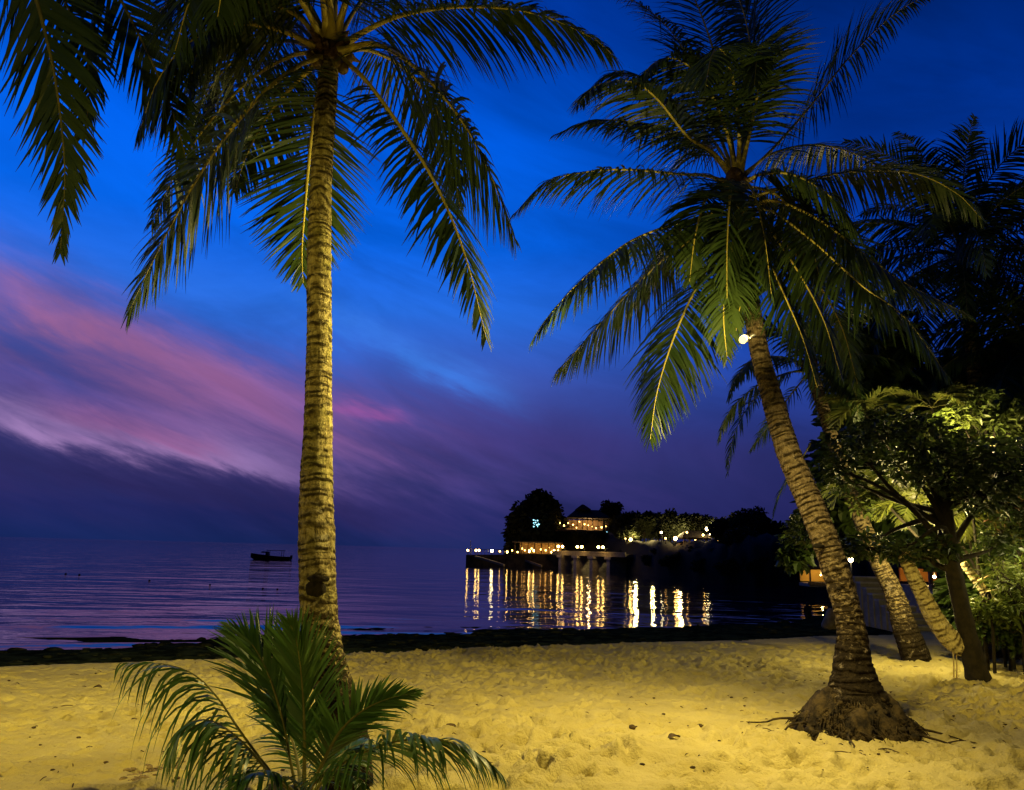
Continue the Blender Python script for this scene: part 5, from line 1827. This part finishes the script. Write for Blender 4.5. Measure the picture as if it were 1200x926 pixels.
rng = np.random.default_rng(58)
mb = MB()
for k in range(420):
    px, py = rng.uniform(10, 1190), 760 + 165 * rng.random() ** 1.1
    if rng.random() < .35:
        px = rng.uniform(860, 1195)
        py = rng.uniform(765, 900)
    d = ray(px, py)
    p0 = EYE + d * ((EYE[2] + .15) / -d[2])
    p = np.array([p0[0], p0[1], 0])
    if shore(p[0], p[1]) < .5 or p[1] > 19:
        continue
    p[2] = ground_base(p[:1], p[1:2])[0][0] + .012
    an = rng.uniform(0, 6.28)
    ln = rng.uniform(.012, .045) * (1 if rng.random() < .9 else 2.2)
    d = np.array([math.cos(an), math.sin(an), rng.uniform(-.1, .3)])
    if rng.random() < .6:
        mb.tube([p - d * ln, p + np.array([0, 0, .008]), p + d * ln], [.004, .005, .003], 4)
    else:
        mb.ball(p, ln * .45, 6, 0, (1.3, .9, .6))
stuff(mb.build('leaf_litter', M['litter']), 'scattered bits of twig and husk across the trodden sand', 'litter')

# little raised line of rubble on the left sand
g0 = G(150, 915)
rng = np.random.default_rng(59)
mb = MB()
for k in range(70):
    u = rng.random()
    q = G(150 + 60 * u + rng.normal() * 5, 914 - 18 * u + rng.normal() * 3)
    mb.ball(q + np.array([0, 0, .004]), rng.uniform(.008, .03), 7, 0, (1.3, 1, .6), .2, random)
stuff(mb.build('shell_rubble', simple('shell_rubble', (0.32, 0.24, 0.12), (0.10, 0.07, 0.04), .9, 16)), 'short line of broken shell and coral on the sand left of the young palm', 'rubble')

# reef rocks and weed on the tidal flat
rng = np.random.default_rng(60)
mb = MB()
for k in range(420):
    px = rng.uniform(-60, 1010)
    s_ = -rng.uniform(.8, 11.5)
    d = ray(px, 700)
    X1 = d[0] / d[1]
    # solve 17.3+.5X-Y = 1.118 s with X = X1*Y
    Y = (17.3 - 1.118 * s_) / (1 - .5 * X1)
    p = np.array([X1 * Y, Y, 0])
    if shore(p[0], p[1]) > -.6:
        continue
    p[2] = ground_base(p[:1], p[1:2])[0][0]
    r = rng.uniform(.03, .11) * (1.5 if s_ < -8 else 1)
    mb.ball(p, r, 8, 0, (rng.uniform(1.2, 2.4), 1, rng.uniform(.35, .6)), .25, random)
stuff(mb.build('reef_rocks', M['reef']), 'low dark weedy rocks of the tidal flat between sand and sea', 'rocks')


# ------------------------------------------------------------------ beach steps, hut and low wall at the bay's end
Ys = 24.0
sb = P(1078, 742, Ys)
t = thing('beach_steps', 'flight of pale weathered steps rising from the sand behind the pale log', 'steps', sb)
zb = ground_base(np.array([sb[0]]), np.array([sb[1]]))[0][0] - .05
for k in range(9):
    c = P(1078 - 1.6 * k, 742, Ys)
    hk = .165 * (k + 1)
    mb = MB()
    mb.box((c[0], sb[1] + .32 * k, zb + hk / 2 - .02), (.95, .318, hk), 0)
    st = mb.build('step', M['concrete'], t, False)
    mb = MB()
    mb.box((c[0], sb[1] + .32 * k - .02, zb + hk + .012), (1.0, .35, .055), 0)
    mb.build('tread', M['pale_concrete'], st, False)
mb = MB()
c = P(1064, 742, Ys)
mb.box((c[0] - .12, sb[1] + 1.3, zb + .2), (.12, 2.4, .5), 0)
mb.build('side_kerb', M['pale_concrete'], t, False)

w0, w1 = P(1000, 684, 40), P(1065, 690, 33)
mid = (w0 + w1) / 2
ang = math.atan2(w1[1] - w0[1], w1[0] - w0[0])
t = thing('footbridge', 'low grey footbridge rail crossing the water behind the palms', 'footbridge', (mid[0], mid[1], SEA))
L = np.linalg.norm((w1 - w0)[:2])
mb = MB()
mb.box((mid[0], mid[1], mid[2]), (L + 1.5, 1.2, .22), ang)
mb.build('deck', M['concrete'], t, False)
for u in (.1, .5, .9):
    q = w0 + (w1 - w0) * u
    mb = MB()
    mb.box((q[0], q[1], (mid[2] - .1 + SEA - .5) / 2), (.25, .25, mid[2] - .1 - SEA + .5), ang)
    mb.build('pillar', M['concrete'], t, False)


def hut(label, px, py, Y, w, h, cloth, wall_h, light, lp):
    c = P(px, py, Y)
    zb = SEA + .8 if Y > 30 else -.3
    t = thing('beach_hut', label, 'hut', (c[0], c[1], zb))
    mb = MB()
    mb.box((c[0], c[1], (zb + c[2]) / 2 - .05), (w, 2.2, c[2] - zb - .1))
    mb.build('base', M['concrete'], t, False)
    mb = MB()
    mb.box((c[0], c[1] - 1.15, c[2] - .12), (w * 1.08, .18, .2))
    mb.build('counter', M['wood'], t, False)
    for sx in (-1, 1):
        mb = MB()
        mb.box((c[0] + sx * w * .46, c[1] - 1, c[2] + h / 2), (.1, .1, h))
        mb.build('post', M['wood'], t, False)
    mb = MB()
    mb.box((c[0], c[1] + 1.0, c[2] + h / 2), (w * .95, .08, h))
    mb.build('canvas_wall', M[cloth], t, False)
    mb = MB()
    hip_roof(mb, (c[0], c[1], c[2] + h + .02), w * 1.15, 2.7, .6, w * .2)
    mb.build('roof', M['thatch'], t, False)
    q = P(lp[0], lp[1], Y - .3)
    hanging_lamp((q[0], q[1], q[2]), .05, c[2] + h - q[2], 'bare bulb hanging inside the ' + ('orange' if 'orange' in cloth else 'yellow') + ' canvas hut', None, 'glow_white', 'hut_lamp')
    point('hut_light', (q[0], q[1] - .1, q[2] + .1), light, (1, .62, .2), .1)


hut('small beach hut with glowing orange canvas seen past the pale log', 1094, 683, 27.0, 1.35, .62, 'orange_cloth', .5, 60, (1095, 676))
hut('small hut with glowing yellow curtain left of the leaning palm', 962, 682, 62.0, 2.6, 1.1, 'yellow_cloth', .5, 130, (962, 674))
q = P(997, 657, 58)
_d = 1.2
lamp_on_post((q[0], q[1], q[2] - 2.6), 2.5, (0,), 'white post lamp shining right of the leaning palm trunk', None, 'glow_white', .17, 'post_lamp')

# pale slatted crate under the hut
c = P(1108, 709, 25.0)
t = thing('slatted_crate', 'pale slatted crate stacked below the orange hut counter', 'crate', (c[0], c[1], c[2] - .5))
for k in range(6):
    mb = MB()
    mb.box((c[0], c[1], c[2] - .42 + .155 * k), (.78, .5, .07))
    mb.build('slat', M['pale_concrete'], t, False)
for sx in (-1, 1):
    mb = MB()
    mb.box((c[0] + sx * .34, c[1] + .02, c[2] - .05), (.06, .44, .98))
    mb.build('upright', M['wood'], t, False)


# ------------------------------------------------------------------ boat, buoys, wader
def boat():
    Y = 150.0
    c = P(317, 655, Y)
    z = SEA
    L = 46 / FPX * Y
    t = thing('boat', 'small dark motor boat with a canopy frame moored on the open sea', 'boat', (c[0], c[1], z))
    n = 22
    V, f = [], []
    for i in range(n + 1):
        u = i / n           # 0 = bow at left, 1 = stern
        x = c[0] - L / 2 + L * u
        wd = 0.95 * min(1, (u / .38) ** .65) * (1 - .18 * max(0, u - .6)) + .02
        sheer = .62 + .55 * (1 - u) ** 2.2 + .08 * max(0, u - .8)
        keel = -.25 + .75 * max(0, .14 - u) / .14
        for (yy, zz) in ((-wd, sheer), (-wd * .92, sheer * .45), (-wd * .6, keel * .7 + .0), (0, keel), (wd * .6, keel * .7), (wd * .92, sheer * .45), (wd, sheer), (wd * .85, sheer - .25), (-wd * .85, sheer - .25)):
            V.append((x, c[1] + yy, z + zz))
    k = 9
    for i in range(n):
        for j in range(k):
            f.append([i * k + j, (i + 1) * k + j, (i + 1) * k + (j + 1) % k, i * k + (j + 1) % k])
    f += [[j for j in range(k)], [n * k + j for j in range(k)][::-1]]
    mb = MB()
    mb.add(V, f)
    mb.build('hull', M['hull'], t, False)
    mb = MB()
    mb.box((c[0] + .9, c[1], z + 1.75), (3.2, 1.6, .10))
    mb.build('canopy', M['canopy'], t, False)
    for dx in (-.45, 2.2):
        for dy in (-.7, .7):
            mb = MB()
            mb.tube([(c[0] + dx, c[1] + dy, z + .5), (c[0] + dx + .05, c[1] + dy, z + 1.72)], .05, 6)
            mb.build('canopy_post', M['dark_metal'], t)
    mb = MB()
    mb.box((c[0] - .65, c[1], z + 1.05), (.5, 1.1, .9), 0, 0, .8)
    mb.build('console', M['hull'], t, False)
    mb = MB()
    mb.box((c[0] - 1.3, c[1], z + 1.38), (.9, 1.0, .25), 0, 0, .8)
    mb.build('windscreen', M['canopy'], t, False)
    mb = MB()
    mb.box((c[0] + L / 2 + .1, c[1], z + .55), (.35, .35, .75))
    mb.build('outboard', M['dark_metal'], t, False)


boat()
for k, (px, py, lab) in enumerate(((93, 674, 'small dark buoy farthest out at the left of the boat'), (77, 673, 'small dark buoy left of the outermost one'), (246, 686, 'lone dark buoy on the water nearer than the boat'), (308, 690, 'dark buoy below the boat, first of the pair'), (325, 691, 'dark buoy below the boat, second of the pair toward the palm'), (175, 681, 'faint dark buoy midway between the far buoys and the lone one'))):
    d = ray(px, py)
    p = EYE + d * ((SEA - EYE[2]) / d[2])
    t = thing('buoy', lab, 'buoy', p, 'mooring buoys on the sea')
    r = 1.3 / FPX * p[1]
    mb = MB()
    mb.ball(p + np.array([0, 0, r * .3]), r * .8, 10, 0, (1.2, 1.2, .8))
    mb.build('float', M['hull'], t)
    mb = MB()
    mb.tube([p + np.array([0, 0, r * .8]), p + np.array([0, 0, r * 1.3])], r * .2, 6)
    mb.build('eye', M['dark_metal'], t)


def wader():
    """dark figure standing in the shallows, built as one skinned surface"""
    d = ray(947, 726)
    p = EYE + d * ((SEA - EYE[2]) / d[2])
    z = SEA - .78
    h = 1.62
    J = {'pel': (0, 0, .95), 'wst': (0, 0, 1.10), 'chs': (0, .01, 1.32), 'nek': (0, .01, 1.45), 'hd0': (0, -.01, 1.53), 'hd1': (0, -.01, 1.62), 'hpl': (-.09, 0, .90), 'knl': (-.10, -.02, .50), 'anl': (-.10, .02, .08), 'tol': (-.11, -.14, .03),
         'hpr': (.09, 0, .90), 'knr': (.10, -.02, .50), 'anr': (.11, .02, .08), 'tor': (.12, -.14, .03), 'shl': (-.17, .01, 1.37), 'ell': (-.22, .02, 1.10), 'wrl': (-.19, -.08, .88), 'hnl': (-.18, -.11, .80),
         'shr': (.17, .01, 1.37), 'elr': (.22, .02, 1.10), 'wrr': (.19, -.08, .88), 'hnr': (.18, -.11, .80)}
    rad = {'pel': .135, 'wst': .12, 'chs': .14, 'nek': .055, 'hd0': .08, 'hd1': .075, 'hpl': .09, 'knl': .06, 'anl': .042, 'tol': .035, 'hpr': .09, 'knr': .06, 'anr': .042, 'tor': .035, 'shl': .06, 'ell': .043, 'wrl': .03, 'hnl': .03, 'shr': .06, 'elr': .043, 'wrr': .03, 'hnr': .03}
    E = ['pel wst', 'wst chs', 'chs nek', 'nek hd0', 'hd0 hd1', 'pel hpl', 'hpl knl', 'knl anl', 'anl tol', 'pel hpr', 'hpr knr', 'knr anr', 'anr tor', 'chs shl', 'shl ell', 'ell wrl', 'wrl hnl', 'chs shr', 'shr elr', 'elr wrr', 'wrr hnr']
    k = list(J)
    me = bpy.data.meshes.new('person')
    me.from_pydata([J[q] for q in k], [[k.index(a) for a in e.split()] for e in E], [])
    o = bpy.data.objects.new('person', me)
    COL.objects.link(o)
    sk = o.modifiers.new('skin', 'SKIN')
    sv = me.skin_vertices[0].data if me.skin_vertices else None
    if sv is None:
        bpy.context.view_layer.objects.active = o
        o.select_set(True)
        bpy.ops.mesh.customdata_skin_add()
        sv = me.skin_vertices[0].data
    for i, q in enumerate(k):
        sv[i].radius = (rad[q], rad[q])
    sv[0].use_root = True
    sb_ = o.modifiers.new('sub', 'SUBSURF')
    sb_.levels = sb_.render_levels = 2
    me.materials.append(M['silhouette_dark'])  # whole body coloured dark to read as an unlit silhouette
    o.location = (p[0], p[1], z)
    o.rotation_euler = (0, 0, .5)
    tag(o, 'dark silhouetted person standing waist deep in the shallows by the tan boulder', 'person')


wader()
